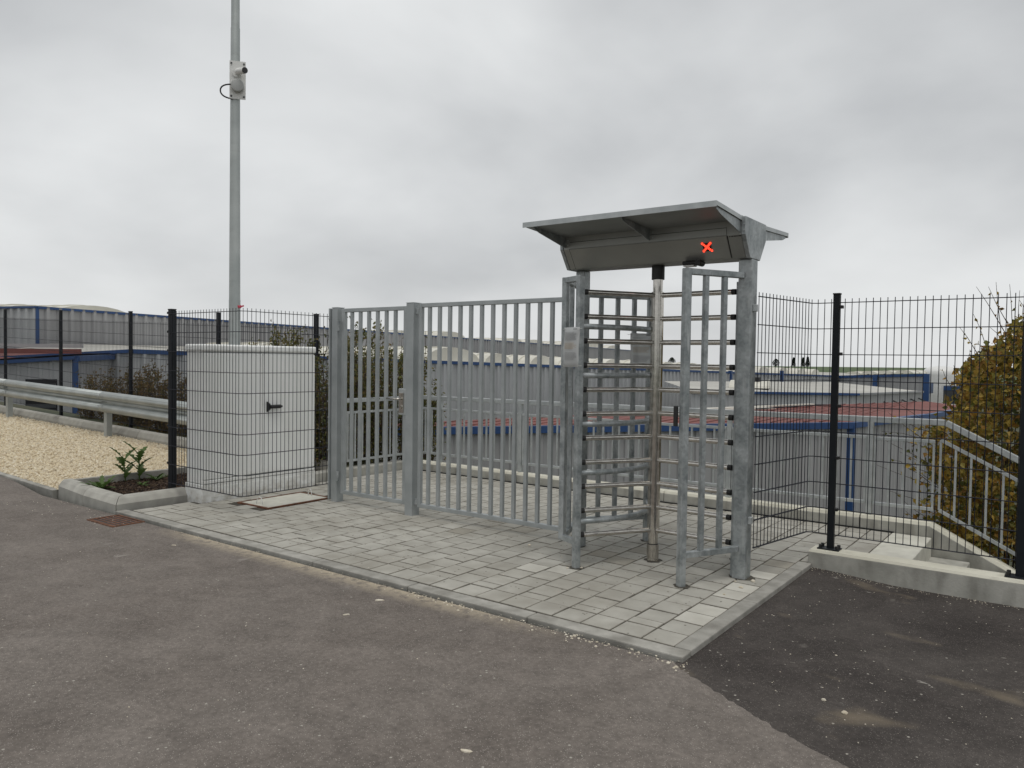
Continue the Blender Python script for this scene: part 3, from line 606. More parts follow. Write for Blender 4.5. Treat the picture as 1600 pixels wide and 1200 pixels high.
fpost(t, -6.17, .70, -.1, 2.02, wx=.06, wy=.06, clamps=[.385, .785, 1.19, 1.59, 1.79, 1.99], side=-1)
mb = MB(); wiregrid(mb, [(-6.17, .662, 0), (-4.91, .662, 0), (-4.86, .72, 0), (-4.865, 1.755, 0)], .175, 10)
tag(mb.build('wire_panel', 'wire', t), kind='stuff')
t = thing('mesh_fence', (.14, 2.5, .1), 'dark wire mesh fence on the low concrete wall at the right, bent towards the turnstile', 'fence')
mb = MB(); wiregrid(mb, [(-.215, 1.70, 0), (-.07, 2.50, 0), (-.03, 2.525, 0), (5.0, 2.525, 0)], .215, 10); tag(mb.build('wire_panel', 'wire', t), kind='stuff')
for x in (.115, 1.345, 3.86):
    fpost(t, x, 2.505, .11, 2.075, wx=.05, wy=.04, clamps=[.42, .82, 1.22, 1.62, 1.98], side=1)
    MB().box(x-.085, x+.075, 2.44, 2.55, .108, .117).build('base_plate', 'black', t, bevel=.002)
    for dx in (-.065, .055): MB().tube([(x+dx, 2.47, .117), (x+dx, 2.47, .140)], .013, 6).build('anchor_nut', 'rubber', t)
    for dx in (-.065, .055): MB().tube([(x+dx, 2.53, .117), (x+dx, 2.53, .140)], .013, 6).build('anchor_nut', 'rubber', t)
t = thing('mesh_fence', (-12, 3.25, .1), 'long dark wire mesh fence behind the guardrail', 'fence')
FX = [-25.1, -22.55, -20.0, -17.45, -14.76, -12.02, -9.30, -6.94]
def fz(x): return .09+.034*max(0, -7.0-x)
for x in FX: fpost(t, x, 3.25, fz(x)-.2, fz(x)+2.02+.02, wx=.06, wy=.05)
mb = MB()
for a, b in zip(FX[:-1], FX[1:]): wiregrid(mb, [(a, 3.22, fz(a)), (b, 3.22, fz(b))], .04, 10, pitch=.05, r=.0028)
tag(mb.build('wire_panel', 'wire', t), kind='stuff')
t = MB(); pts = [(-4.92+i*.006, .655+.01*math.sin(i*1.3), 2.015+.012*math.sin(i*2.1)+.0*i) for i in range(9)]
for i in range(8): t.bar(pts[i], pts[i+1], .004, .018)
tag(t.bar((-4.89, .65, 2.01), (-4.83, .66, 2.022), .004, .015).build('ribbon', 'ribbon'), 'scrap of pink ribbon tied to the top of the mesh by the cabinet', 'ribbon')

# ------------------------------------------------------------------ cabinet, cover, gully
t = thing('utility_cabinet', (-5.87, 1.49, 0), 'white plastic two-door utility cabinet standing behind the wire mesh', 'cabinet')
CX0, CX1, CY0, CY1 = -6.03, -5.70, .765, 2.235
MB().box(CX0, CX1, CY0, CY1, -.1, .185).build('plinth', 'cab', t, bevel=.006)
MB().box(CX1, CX1+.004, CY0+.10, CY1-.06, .04, .15).build('plinth_panel', 'cab', t, bevel=.002)
MB().box(CX0+.01, CX1-.022, CY0+.01, CY1-.01, .19, 1.61).build('body', 'cab', t, bevel=.012)
d1 = MB().box(CX1-.021, CX1, CY0+.012, 1.496, .235, 1.565).build('door', 'cab', t, bevel=.006)
d2 = MB().box(CX1-.021, CX1, 1.504, CY1-.012, .235, 1.565).build('door', 'cab', t, bevel=.006)
MB().box(CX1-.0205, CX1-.016, 1.4965, 1.5035, .235, 1.565).build('door_gap', 'louvre', t)
MB().box(CX1-.020, CX1+.003, CY0+.008, CY1-.008, .19, .228).build('sill', 'cab', t, bevel=.006)
MB().box(CX0-.005, CX1+.012, CY0-.008, CY1+.008, 1.585, 1.66).build('roof_cap', 'cab', t, bevel=.022, seg=4)
hd = MB().prism([(1.545, .915), (1.585, .945), (1.585, 1.005), (1.545, 1.035)], 0, CX1, CX1+.028).build('handle', 'rubber', d2, bevel=.006)
MB().tube([(CX1+.03, 1.575, .975), (CX1+.03, 1.715, .975)], .021, 12).tube([(CX1+.03, 1.715, .975), (CX1+.03, 1.735, .975)], .011, 10).build('handle_grip', 'rubber', d2, smooth='auto')
t = thing('inspection_cover', (-5.18, 1.42, 0), 'pale rectangular inspection cover in a rusty frame under the cabinet mesh', 'cover')
MB().box(-5.45, -4.925, 1.01, 1.035, -.05, .007).box(-5.45, -4.925, 1.81, 1.835, -.05, .007).box(-5.45, -5.425, 1.035, 1.81, -.05, .007).box(-4.95, -4.925, 1.035, 1.81, -.05, .007).build('frame', 'rust', t)
MB().box(-5.42, -4.955, 1.04, 1.805, -.05, .004).build('slab', 'cover', t, bevel=.003)
for cy in (1.10, 1.75):
    MB().tube([(-5.19+.05*math.cos(a)*(.6 if cy > 1.5 else 1), cy, .004+.075*math.sin(a)) for a in [math.pi*i/9 for i in range(10)]], .004, 6).build('cord_loop', 'white', t, smooth=True)
t = thing('gully_grate', (-5.58, -.19, -.02), 'rusty slotted drain grate in the asphalt beside the kerb', 'grate')
for y0, y1 in ((-.34, -.325), (-.055, -.04)): MB().box(-5.83, -5.34, y0, y1, -.1, -.013).build('frame', 'rust', t)
for x0, x1 in ((-5.83, -5.815), (-5.355, -5.34)): MB().box(x0, x1, -.325, -.055, -.1, -.0135).build('frame', 'rust', t)
for i in range(6): MB().box(-5.815, -5.355, -.312+.044*i, -.296+.044*i, -.06, -.0165).build('bar', 'rust', t, bevel=.001)
MB().box(-5.815, -5.355, -.325, -.055, -.0215, -.0205).build('sump', 'opening', t)

# ------------------------------------------------------------------ railings
t = thing('railing', (-2.6, 4.08, .1), 'level galvanised railing along the back edge of the paving', 'railing')
Y = 4.10
MB().bar((-5.95, Y, 1.0), (.68, Y, 1.03), .045, .055).build('handrail', 'galv_light', t, bevel=.006)
MB().bar((-5.95, 2.93, .985), (-5.95, Y, .985), .045, .055).build('handrail', 'galv_light', t, bevel=.006)
for x in (-5.93, -4.02-1.35, -4.02, -2.66, -1.31, .06):
    MB().box(x-.025, x+.025, Y-.022, Y+.022, .127, 1.0).build('post', 'galv_light', t, bevel=.003)
segs = [(-5.90, -5.40), (-5.34, -4.05), (-3.99, -2.69), (-2.63, -1.34), (-1.28, .03), (.09, .60)]
for a, b in segs:
    for z in (.85, .235): MB().bar((a, Y, z), (b, Y, z+.005), .026, .03).build('rail', 'galv_light', t, bevel=.003)
    n = max(2, round((b-a)/.126))
    for i in range(n+1):
        x = a+.01+(b-a-.02)*i/n; MB().bar((x, Y, .25), (x, Y, .84), .018, .018).build('bar', 'galv_light', t)
for z in (.83, .205): MB().bar((-5.95, 2.95, z), (-5.95, Y-.03, z), .026, .03).build('rail', 'galv_light', t, bevel=.003)
for i in range(9):
    y = 2.96+.126*i; MB().bar((-5.95, y, .22), (-5.95, y, .82), .018, .018).build('bar', 'galv_light', t)
t = thing('stair_railing', (1.2, 4.1, -.2), 'sloping galvanised railing going down beside the steps', 'railing')
sl_ = -.518
MB().bar((.68, Y, 1.03), (4, Y, 1.03+sl_*3.32), .045, .055).build('handrail', 'galv_light', t, bevel=.006)
for z in (.873, .238): MB().bar((.645, Y, z), (1.25, Y, z+sl_*.605), .026, .03).build('rail', 'galv_light', t, bevel=.003)
for z in (.873, .238): MB().bar((1.30, Y, z+sl_*.655), (2.5, Y, z+sl_*1.855), .026, .03).build('rail', 'galv_light', t, bevel=.003)
for x in (.645, .765, .885, 1.005, 1.128, 1.42, 1.54, 1.66, 1.78, 1.9):
    MB().bar((x, Y, .24+sl_*(x-.645)), (x, Y, .87+sl_*(x-.645)), .018, .018).build('bar', 'galv_light', t)
for x in (1.275, 2.55): MB().box(x-.025, x+.025, Y-.022, Y+.022, -.6+sl_*(x-1.275), 1.02+sl_*(x-.68)).build('post', 'galv_light', t, bevel=.003)

# ------------------------------------------------------------------ guardrail
t = thing('guardrail', (-12, 2.78, 0), 'galvanised steel guardrail behind the yellow gravel', 'guardrail')
GY = 2.72
wprof = [(.0, .178), (-.012, .178), (-.068, .148), (-.078, .135), (-.078, .068), (-.068, .055), (-.022, .035), (-.012, .026), (-.012, -.026), (-.022, -.035), (-.068, -.055), (-.078, -.068), (-.078, -.135), (-.068, -.148), (-.012, -.178), (.0, -.178)]
ex = [-36, -32, -28, -23.9, -19.9, -15.9, -11.9, -7.6]
for a, b in zip(ex[:-1], ex[1:]):
    pts = [(x, GY+p[0], .605+gz(x)+p[1]) for x in (a, b) for p in wprof]; n = len(wprof)
    o = MB().add(pts, [(i, i+1, i+1+n, i+n) for i in range(n-1)]).build('beam', 'galv_rail', t, smooth='auto')
    s_ = o.modifiers.new('thick', 'SOLIDIFY'); s_.thickness = .004
    for dx in (.03, .16):
        for p in (.10, .07, -.07, -.10): MB().tube([(b+dx-.06, GY-.07, .605+gz(b)+p), (b+dx-.06, GY-.082, .605+gz(b)+p)], .013, 7).build('bolt', 'galv', t)
x = -7.75
while x > -34:
    z = gz(x); mb = MB()
    MB().box(x-.05, x+.05, GY+.005, GY+.012, z-.2, z+.72).box(x-.05, x-.044, GY+.012, GY+.10, z-.2, z+.72).box(x+.044, x+.05, GY+.012, GY+.10, z-.2, z+.72).build('post', 'galv_rail', t)
    for dz in (.02,): MB().box(x-.10, x+.10, GY-.012, GY-.0115, z+.60, z+.61).build('slot', 'louvre', t)
    x -= 4.11

# ------------------------------------------------------------------ camera pole
t = thing('lamp_pole', (-6.5, 1.673, 0), 'tall galvanised tapered pole rising behind the white cabinet', 'pole')
PX, PY = -6.5, 1.673
MB().tube([(PX, PY, -.2), (PX, PY, 2.2), (PX, PY, 2.21), (PX, PY, 5.4), (PX, PY, 5.41), (PX, PY, 8.2)], [.072, .066, .064, .052, .049, .042], 24).build('shaft', 'galv_rail', t, smooth='auto')
t = thing('surveillance_camera', (PX, PY-.06, 4.55), 'white security camera and junction box on a plate high on the pole', 'camera')
q = Vector((.80, -.60, 0)).normalized(); sd = Vector((q.y*-1, q.x, 0)); pc = Vector((PX, PY, 0))+q*.062
def lp(a, b, z): v_ = pc+sd*a+q*b; return (v_.x, v_.y, z)
MB().bar(lp(.03, .0, 4.56), lp(.03, .0, 5.0), .18, .006, upv=q).build('mounting_plate', 'white', t)
MB().tube([lp(.02, .004, 4.86), lp(.02, .02, 4.86)], .05, 16).build('camera_base', 'white', t, smooth='auto')
cb_ = MB().tube([lp(.02, .02, 4.86), lp(.05, .06, 4.86)], .022, 12).tube([lp(.03, .045, 4.865), lp(.115, .17, 4.845)], .036, 18).build('camera_body', 'white', t, smooth='auto')
MB().tube([lp(.115, .17, 4.845), lp(.122, .18, 4.843)], .034, 18).build('lens', 'darkglass', cb_)
jb = MB().tube([lp(.03, .006, 4.70), lp(.03, .075, 4.70)], .072, 20).build('junction_box', 'grey', t, bevel=.008, smooth='auto')
MB().tube([lp(-.03+-.13*math.sin(math.pi*k/14)**.8, .035-.05*k/14, 4.715-.155*k/14+.015*math.sin(math.pi*k/7)) for k in range(15)], .009, 8).build('cable', 'rubber', t, smooth=True)
for a, z in ((-.04, 4.97), (.10, 4.97), (-.04, 4.59), (.10, 4.59)): MB().tube([lp(a, .004, z), lp(a, .012, z)], .012, 6).build('bolt', 'louvre', t)

# ------------------------------------------------------------------ buildings on the lower ground behind
GZ = -4.8
def corr(mb, a, b, z0, za, zb, pitch=.3, dep=.035):
    a, b = Vector(a), Vector(b); L = (b-a).length; d = (b-a)/L; n = Vector((d.y, -d.x))
    if (CAMP.xy-a).dot(n) < 0: n = -n
    k = max(2, int(L/pitch)); st = L/k; prof = []
    for i in range(k): s = i*st; prof += [(s, 0), (s+st*.55, 0), (s+st*.65, dep), (s+st*.9, dep)]
    prof.append((L, 0)); base = len(mb.v); m_ = len(prof)
    for s, o in prof:
        p = a+d*s+n*o; zt = za+(zb-za)*s/L; mb.v += [Vector((p.x, p.y, z0)), Vector((p.x, p.y, zt))]
    for i in range(m_-1): mb.f.append((base+2*i, base+2*i+2, base+2*i+3, base+2*i+1))
    return mb
def trim(t, a, b, za, zb, h=.3, th=.12, name='fascia', m='blue', out=.05):
    a, b = Vector(a), Vector(b); d = (b-a).normalized(); n = Vector((d.y, -d.x))
    if (CAMP.xy-a).dot(n) < 0: n = -n
    p, q = a+n*out-d*.02, b+n*out+d*.02
    return MB().bar((p.x, p.y, za-h/2), (q.x, q.y, zb-h/2), th, h).build(name, m, t)
def cpost(t, p, z0, z1, s=.22, m='blue', name='corner_trim'): return MB().box(p[0]-s/2, p[0]+s/2, p[1]-s/2, p[1]+s/2, z0, z1).build(name, m, t)
def poly(t, pts, name, m): 
    return MB().add(pts, [tuple(range(len(pts)))]).build(name, m, t)
def onwall(a, b, s, off=.06):
    a, b = Vector(a), Vector(b); d = (b-a).normalized(); n = Vector((d.y, -d.x))
    if (CAMP.xy-a).dot(n) < 0: n = -n
    p = a+(b-a)*s+n*off; return p, d, n
def wbox(t, a, b, s0, s1, z0, z1, name, m, off=.05, th=.06):
    p, d, n = onwall(a, b, s0, off); q, _, _ = onwall(a, b, s1, off)
    return MB().bar((p.x, p.y, (z0+z1)/2), (q.x, q.y, (z0+z1)/2), th, z1-z0).build(name, m, t)
def barrel(t, c, ax, L, Rr, hgt, name='skylight'):      # shallow arched rooflight, ribs across
    ax = Vector(ax).normalized(); sd = Vector((-ax.y, ax.x)); c = Vector(c[:2]); z = hgt[0]; hh = hgt[1]; mb = MB(); k = 10; rings = max(2, int(L/1.1))
    for i in range(rings):
        for (s0, s1, e_) in ((i/rings, (i+.88)/rings, 0), ((i+.88)/rings, (i+1)/rings, .06)):
            vs = []
            for s in (s0, s1):
                for j in range(k+1):
                    th = math.pi*j/k; p = c+ax*(s-.5)*L+sd*math.cos(th)*(Rr+e_); vs.append((p.x, p.y, z+math.sin(th)*(hh+e_)))
            mb.add(vs, [(j, j+1, j+k+2, j+k+1) for j in range(k)]+[tuple(range(k+1)), tuple(range(k+1, 2*k+2))])
    return mb.build(name, 'skylight', t)
# A: long high hall at the back
t = thing('factory_hall', (-45, 40, GZ), 'high long grey corrugated hall with blue roof edge, rearmost behind the left fence', 'building')
A0, A1, A2 = (-55.41, 7.4), (-38.07, 12.15), (-64.61, 128.36)
mb = MB(); corr(mb, A1, A2, GZ, 3.74, 3.49, .62, .11); mb.build('wall', 'clad', t)
mb = MB(); corr(mb, A0, A1, GZ, 3.81, 3.74, .5, .09); mb.build('wall', 'clad2', t)
trim(t, A1, A2, 3.76, 3.51, .12, .12); trim(t, A0, A1, 3.84, 3.76, .10, .12); cpost(t, A1, GZ, 3.7, .13)
poly(t, [(*A0, 3.7), (*A1, 3.65), (*A2, 3.4), (-85, 120, 3.4)], 'roof', 'paleroof')
wbox(t, A0, A1, .815, .822, -.5, 3.6, 'downpipe', 'white', .1, .12)
ax = Vector(A2)-Vector(A1); nrm = Vector((-ax.y, ax.x)).normalized()
for s, of, Rr, hh in ((.042, 7, 2.4, .62), (.025, 9, 1.8, .55), (.30, 6, 2.8, .5), (.37, 6, 3.2, .75), (.50, 6, 3.0, .55), (.56, 6, 3.2, .6), (.66, 6, 3.2, .6), (.76, 6, 4.5, 1.0), (.86, 6, 4, .7)):
    c = Vector(A1)+ax*s+nrm*of; barrel(t, c, nrm, 9, Rr, (3.55, hh))
# B: lower hall in front of it
t = thing('low_hall', (-23, 40, GZ), 'lower long grey hall with arched rooflights and blue eaves in front of the high hall', 'building')
B0, B1, B2, B3 = (-32.5, 6.2), (-26.7, 10.86), (-18.82, 81.38), (-10.13, 78.1)
mb = MB(); corr(mb, B1, B2, GZ, 1.68, .31, .5, .10); mb.build('wall', 'clad2', t)
mb = MB(); corr(mb, B0, B1, GZ, 1.15, 1.68, .4, .08); mb.build('wall', 'clad2', t)
mb = MB(); corr(mb, B2, B3, GZ, .31, .72, .6, .045); mb.build('wall', 'clad', t)
trim(t, B1, B2, 1.74, .37, .16, .12); trim(t, B0, B1, 1.22, 1.74, .13, .12); trim(t, B2, B3, .37, .78, .26, .2)
cpost(t, B3, GZ, .75, .5); 
for s in (.45, ): cpost(t, onwall(B2, B3, s, .1)[0], GZ, .5, .4, name='pilaster')
for s in (.66, .8): cpost(t, onwall(B1, B2, s, .08)[0], GZ, .9, .28, name='pilaster')
poly(t, [(*B0, 1.2), (*B1, 1.62), (*B2, .25), (*B3, .66), (-22, 98, .5), (-40, 95, .7), (-45, 40, 2.2), (-37.5, 12.5, 2.0)], 'roof', 'paleroof')
ax = Vector(B2)-Vector(B1); nrm = Vector((-ax.y, ax.x)).normalized()
for s in (.10, .17, .24, .29, .345, .40, .45, .50, .55, .60, .66, .72, .78, .84, .90, .95):
    c = Vector(B1)+ax*s+nrm*4.5; barrel(t, c, nrm, 7, 1.15+1.0*(s == .24), (1.56-1.35*s, .74+.2*(s == .24)))
for k_ in range(4): barrel(t, Vector(B2).lerp(Vector(B3), .1+.2*k_)+Vector((.5, 4)), (.3, 1), 3, .9, (.5+.08*k_, .3))
DS0, DS1 = .862, .950
# F: annex at the far left
t = thing('loading_annex', (-26, 7, GZ), 'small grey annex with blue eaves and dark louvred door at the left edge', 'building')
F0, F1, F2 = (-26.68, 4.4), (-24.34, 7.76), (-29.34, 12.14)
Fm = (-30.0, -.4)
mb = MB(); corr(mb, Fm, F1, GZ, .55, 1.40, .3, .03); mb.build('wall', 'clad2', t)
mb = MB(); corr(mb, F1, F2, GZ, 1.40, 1.5, .3, .03); mb.build('wall', 'clad', t)
trim(t, Fm, F1, .64, 1.47, .11, .2); trim(t, F1, F2, 1.47, 1.57, .17, .2); cpost(t, F1, GZ, 1.4, .15)
poly(t, [(*Fm, .68), (*F1, 1.53), (*F2, 1.62), (-34, 4, 1.55)], 'roof', 'redroof')
trim(t, (-31.2, .4), (-25.6, 8.5), 1.62, 1.70, .16, .2, 'upper_fascia', 'redroof')
trim(t, (-31.3, .5), (-25.7, 8.6), 1.80, 1.86, .12, .3, 'gutter', 'clad2')
dr = wbox(t, Fm, F1, DS0, DS1, -2.4, .72, 'louvre_door', 'opening', .05, .05)
for i in range(14): wbox(dr, Fm, F1, DS0+.003, DS1-.003, -2.34+.215*i, -2.22+.215*i, 'slat', 'louvre', .09, .03)
wbox(t, Fm, F1, .70, .765, -2.6, -.15, 'opening', 'opening', .05, .04); wbox(t, Fm, F1, .768, .783, -2.6, .0, 'door_frame', 'blue', .08, .06)
# C: red-roofed building just below the paving
t = thing('red_roof_building', (-6, 15, GZ), 'low grey building with dull red roof and blue fascia right behind the railing', 'building')
C0, C1, C2, C3, C4, C5 = (-12.9, 9.4), (-3.95, 21.22), (-2.88, 27.52), (-2.4, 36.9), (-4.11, 36.4), (-13.2, 9.6)
mb = MB(); corr(mb, C0, C1, GZ, -.33, -.33, .27, .045); mb.build('wall', 'clad', t)
mb = MB(); corr(mb, C1, C2, GZ, -.33, -.33, .27, .03); mb.build('wall', 'clad', t)
trim(t, C0, C1, -.21, -.21, .19, .2); trim(t, C1, C2, -.21, -.21, .17, .2); cpost(t, C1, GZ, -.3, .24)
mb = MB(); corr(mb, C2, C3, GZ, -.33, -.42, .3, .03); mb.build('wall', 'claddark', t)
trim(t, C2, C3, -.22, -.30, .16, .2)
rf = poly(t, [(*C0, -.205), (*C1, -.205), (*C2, -.21), (*C3, -.32), (*C4, -.12), (-8.66, 23.0, -.10), (*C5, -.18)], 'roof', 'redroof')
random.seed(4)
def rseam(p, q, h=.05): 
    MB().bar(p, q, .03, .02).build('roof_seam', M['redroof'], rf)
for i in range(1, 26):
    s = i/26; p = Vector(C0).lerp(Vector(C1), s); q = Vector(C5).lerp(Vector(C4), s)
    if (q-p).length > .6: rseam((p.x, p.y, -.185), (q.x, q.y, -.135+.04*(s > .5)))
# pale sheets and gutters lying on the red roof
for i, (s0, s1, k) in enumerate(((.46, .70, .93), (.42, .62, .80), (.5, .66, .66), (.40, .55, .55))):
    p = Vector(C0).lerp(Vector(C1), s0).lerp(Vector(C5).lerp(Vector(C4), s0), k); q = Vector(C0).lerp(Vector(C1), s1).lerp(Vector(C5).lerp(Vector(C4), s1), k)
    MB().bar((p.x, p.y, -.07), (q.x, q.y, -.04), .16, .05).build('roof_batten', 'skylight', rf)
# D: small flat building beyond the red roof
t = thing('flat_roof_building', (-9, 44, GZ), 'small light grey building with dark slot windows beyond the red roof', 'building')
D0, D1, D2 = (-14.77, 34.24), (-8.67, 43.61), (-7.45, 57.45)
mb = MB(); corr(mb, D0, D1, GZ, -.05, -.2, .34, .04); mb.build('wall', 'clad2', t)
mb = MB(); corr(mb, D1, D2, GZ, -.2, -.35, .9, .02); mb.build('wall', 'clad', t)
trim(t, D0, D1, .07, -.10, .13, .2); trim(t, D1, D2, -.10, -.26, .12, .2, m='claddark')
poly(t, [(*D0, .06), (*D1, -.13), (*D2, -.29), (-14, 60, .15), (-20, 42, .3)], 'roof', 'paleroof')
for s0, s1 in ((.30, .50), (.60, .82)): wbox(t, D0, D1, s0, s1, -.95, -.72, 'slot_window', 'opening', .05, .05)
for i in range(7):
    p, d, n = onwall(D1, D2, .06+.145*i, .05); MB().bar((p.x, p.y, -.75), (p.x+n.x*.5+d.x*.35, p.y+n.y*.5+d.y*.35, -1.05), .09, .09).build('vent_spout', 'louvre', t)
rd_ = barrel(t, (-14.2, 41.5), (1, .3), 2.2, 1.5, (.1, .42), 'roof_dome'); MB().tube([(-13.6, 41.0, .4), (-13.6, 41.0, .72)], .16, 10).build('roof_cowl', 'rubber', t)
# tank and blue containers
t = thing('storage_tank', (-13.8, 114.2, GZ), 'white dome-topped tank at the end of the halls', 'tank')
n_ = 24; prof_ = [(2.3, GZ), (2.3, .3), (2.25, .75), (1.9, 1.15), (1.2, 1.4), (.4, 1.5), (.01, 1.51)]
mb = MB(); vs = [(-13.6+r_*math.cos(2*math.pi*k/n_), 114.3+r_*math.sin(2*math.pi*k/n_), z) for r_, z in prof_ for k in range(n_)]
mb.add(vs, [(i*n_+k, i*n_+(k+1) % n_, (i+1)*n_+(k+1) % n_, (i+1)*n_+k) for i in range(len(prof_)-1) for k in range(n_)]).build('shell', 'white', t, smooth='auto')
t = thing('container', (-14.2, 108, GZ), 'blue container in front of the white tank', 'container')
MB().box(-15.0, -13.7, 105.6, 108.6, -2.0, -.70).build('body', 'blue', t, bevel=.04); MB().box(-14.95, -13.75, 105.57, 105.6, -1.95, -1.4).build('door_panel', 'clad2', t)
t = thing('container', (-11, 108, GZ), 'dark blue container partly behind the autumn hedge', 'container')
MB().box(-12.4, -8.6, 106.0, 109.0, -3.2, -.95).build('body', 'louvre', t, bevel=.04); MB().box(-12.4, -8.6, 105.95, 106.0, -1.5, -1.0).build('stripe', 'blue', t)
MB().tube([(-12.3, 105.9, -4.6), (-12.3, 105.9, -.9)], .08, 6).build('post', 'white', t)

# ------------------------------------------------------------------ vegetation
def leaf(mb, c, d, n, ln, wd, fold=.25):
    d = d.normalized(); s = d.cross(n)
    if s.length < 1e-3: s = d.cross(Vector((.3, .5, .8)))
    s.normalize(); n2 = s.cross(d); a = c; tip = c+d*ln-n2*ln*.12; m1 = c+d*ln*.45
    b = len(mb.v); mb.v += [a, m1+s*wd/2+n2*wd*fold, tip, m1-s*wd/2+n2*wd*fold, m1]
    mb.f += [(b, b+4, b+1), (b+4, b+2, b+1), (b, b+3, b+4), (b+4, b+3, b+2)]
def rv(): 
    while True:
        v = Vector((random.uniform(-1, 1), random.uniform(-1, 1), random.uniform(-1, 1)))
        if .05 < v.length < 1: return v.normalized()
def shrub(name, label, cat, base, stems, hgt, spread, nleaf, ll, m, seed, thick=.012, lowdense=True, group=None, fill=None, stick=0, up=.8):
    random.seed(seed); t = thing(name, base, label, cat, group); base = Vector(base); sm_ = MB(); lm = MB()
    for s in range(stems):
        bx = base+Vector((random.uniform(-spread[0], spread[0]), random.uniform(-spread[1], spread[1]), 0)); h = hgt*random.uniform(.72, 1.05)
        if stick and s < stick: h = hgt*random.uniform(1.02, 1.10)
        p = bx.copy(); d = Vector((random.uniform(-.25, .25), random.uniform(-.25, .25), 1)).normalized(); pts = [p.copy()]; k = 7
        for i in range(k): d = (d+Vector((random.uniform(-.12, .12), random.uniform(-.12, .12), .1))).normalized(); p = p+d*h/k; pts.append(p.copy())
        sm_.tube(pts, [thick*(1-.8*i/k) for i in range(k+1)], 5)
        for j in range(nleaf):
            f = random.random()**(.8 if lowdense is True else lowdense); f = min(.999, f); i = int(f*k); q = pts[i].lerp(pts[i+1], f*k-i)
            if stick and s < stick and f > .8 and random.random() < .8: continue
            rad = random.random()*(.26 if f < .85 else .08)*min(1, hgt/1.5); o = rv(); o.z *= .6
            c = q+o*rad; leaf(lm, c, rv()+Vector((0, 0, -.2)), (rv()+Vector((0, -.3, up))).normalized(), ll*random.uniform(.6, 1.25), ll*random.uniform(.4, .7))
            if rad > .10 and random.random() < .25: sm_.tube([q, c], .003, 3, cap=False)
    sm_.build('stems', 'bark', t, fix=False); lm.build('foliage', m, t, fix=False); return t
# autumn hedge at the right, behind the stair wall
random.seed(31); t = thing('beech_hedge', (2.2, 5.4, -1.6), 'yellow and brown autumn hedge behind the stair railing at the right edge', 'hedge')
sm_ = MB(); lm = MB(); hx0 = .78
x_shift = .06
def htop(x): x -= x_shift; return .9+.75*sstep(.40, .72, x)+.30*sstep(.7, 1.3, x)+.25*sstep(1.4, 3, x)+.06*math.sin(x*7)
n = 0
while n < 34000:
    x = .34+3.4*random.random()**1.5; y = 4.42+2.1*random.random()**1.3; zt = htop(x)+.12*noise.noise(Vector((x*3, y*3, 2))); zb = -2.2
    z = zt-(zt-zb)*random.random()**1.25
    if x < (.66 if z > 1.0 else .50)+.2*noise.noise(Vector((y*2.1, z*2.3, 5))) and random.random() < .93: continue
    dn = noise.noise(Vector((x*3.2, y*3.2, z*3.2)))
    if dn < -.2: continue
    leaf(lm, Vector((x, y, z)), rv()+Vector((0, -.4, -.3)), (rv()*.9+Vector((.0, -.7, .6))).normalized(), random.uniform(.045, .085), random.uniform(.032, .058)); n += 1
for i in range(70):
    x, y = random.uniform(.5, 3.2), random.uniform(4.6, 6.2); zt = htop(x)+random.uniform(-.3, .25); p = Vector((x+random.uniform(-.2, .2), y, -2.3)); q = Vector((x, y, zt)); mdl = p.lerp(q, .5)+rv()*.1
    sm_.tube([p, mdl, q], [.014, .009, .003], 5)
for i in range(34):       # long bare shoots with a few leaves
    x, y = random.uniform(.55, 1.6), random.uniform(4.55, 5.4); z0 = htop(x)-.3; ln = random.uniform(.3, .85); d = Vector((random.uniform(-.55, .35), random.uniform(-.25, .15), 1)).normalized()
    p = Vector((x, y, z0)); pts = [p+d*ln*k/4+Vector((0, 0, -.015*k*k*abs(d.x)))+rv()*.012 for k in range(5)]
    sm_.tube(pts, [.005, .0042, .0034, .0026, .0016], 4)
    for k in range(random.randint(0, 4)):
        f = random.uniform(1.5, 3.9); i_ = int(f); leaf(lm, pts[i_].lerp(pts[i_+1], f-i_), rv(), rv(), random.uniform(.035, .06), random.uniform(.022, .035))
for i in range(16):       # thin shoots reaching left into the rail
    x, y = random.uniform(.5, .7), random.uniform(4.5, 4.8); z0 = random.uniform(-.2, .9); d = Vector((-1, random.uniform(-.2, .2), random.uniform(.1, .9))).normalized(); ln = random.uniform(.3, .7)
    pts = [Vector((x, y, z0))+d*ln*k/3+rv()*.015 for k in range(4)]; sm_.tube(pts, [.004, .003, .002, .0015], 4)
    for k in range(random.randint(1, 5)):
        f = random.uniform(.5, 2.95); i_ = int(f); leaf(lm, pts[i_].lerp(pts[i_+1], f-i_), rv(), rv(), random.uniform(.035, .06), random.uniform(.025, .038))
sm_.build('stems', 'bark', t, fix=False); lm.build('foliage', 'leaf_autumn', t, fix=False)
# dense hedge behind the gate, on the left end of the paving
spots = [(-6.62, 2.75), (-6.55, 3.25), (-6.60, 3.75), (-6.50, 4.30), (-6.35, 4.75), (-7.0, 3.0), (-7.05, 3.7), (-7.0, 4.4)]
hs = [1.95, 2.1, 2.0, 1.95, 1.3, 2.0, 2.0, 1.85]
lbl = ['dark green shrub just behind the corner of the white cabinet', 'tall dark shrub with thin upright tips behind the gate hinge post', 'dark leafy shrub behind the middle of the small gate', 'dark shrub behind the lock of the small gate', 'low shrub at the railing corner behind the gate post',
       'dark shrub in the rear hedge row behind the cabinet', 'tall dark shrub in the rear hedge row behind the small gate', 'rear dark shrub above the railing corner']
for i, (x, y) in enumerate(spots):
    shrub('hedge_shrub', lbl[i], 'shrub', (x, y, -.1), 13, hs[i], (.26, .24), 240, .055, M['leaf_dark'], 50+i, group='shrubs behind the gate', stick=2)
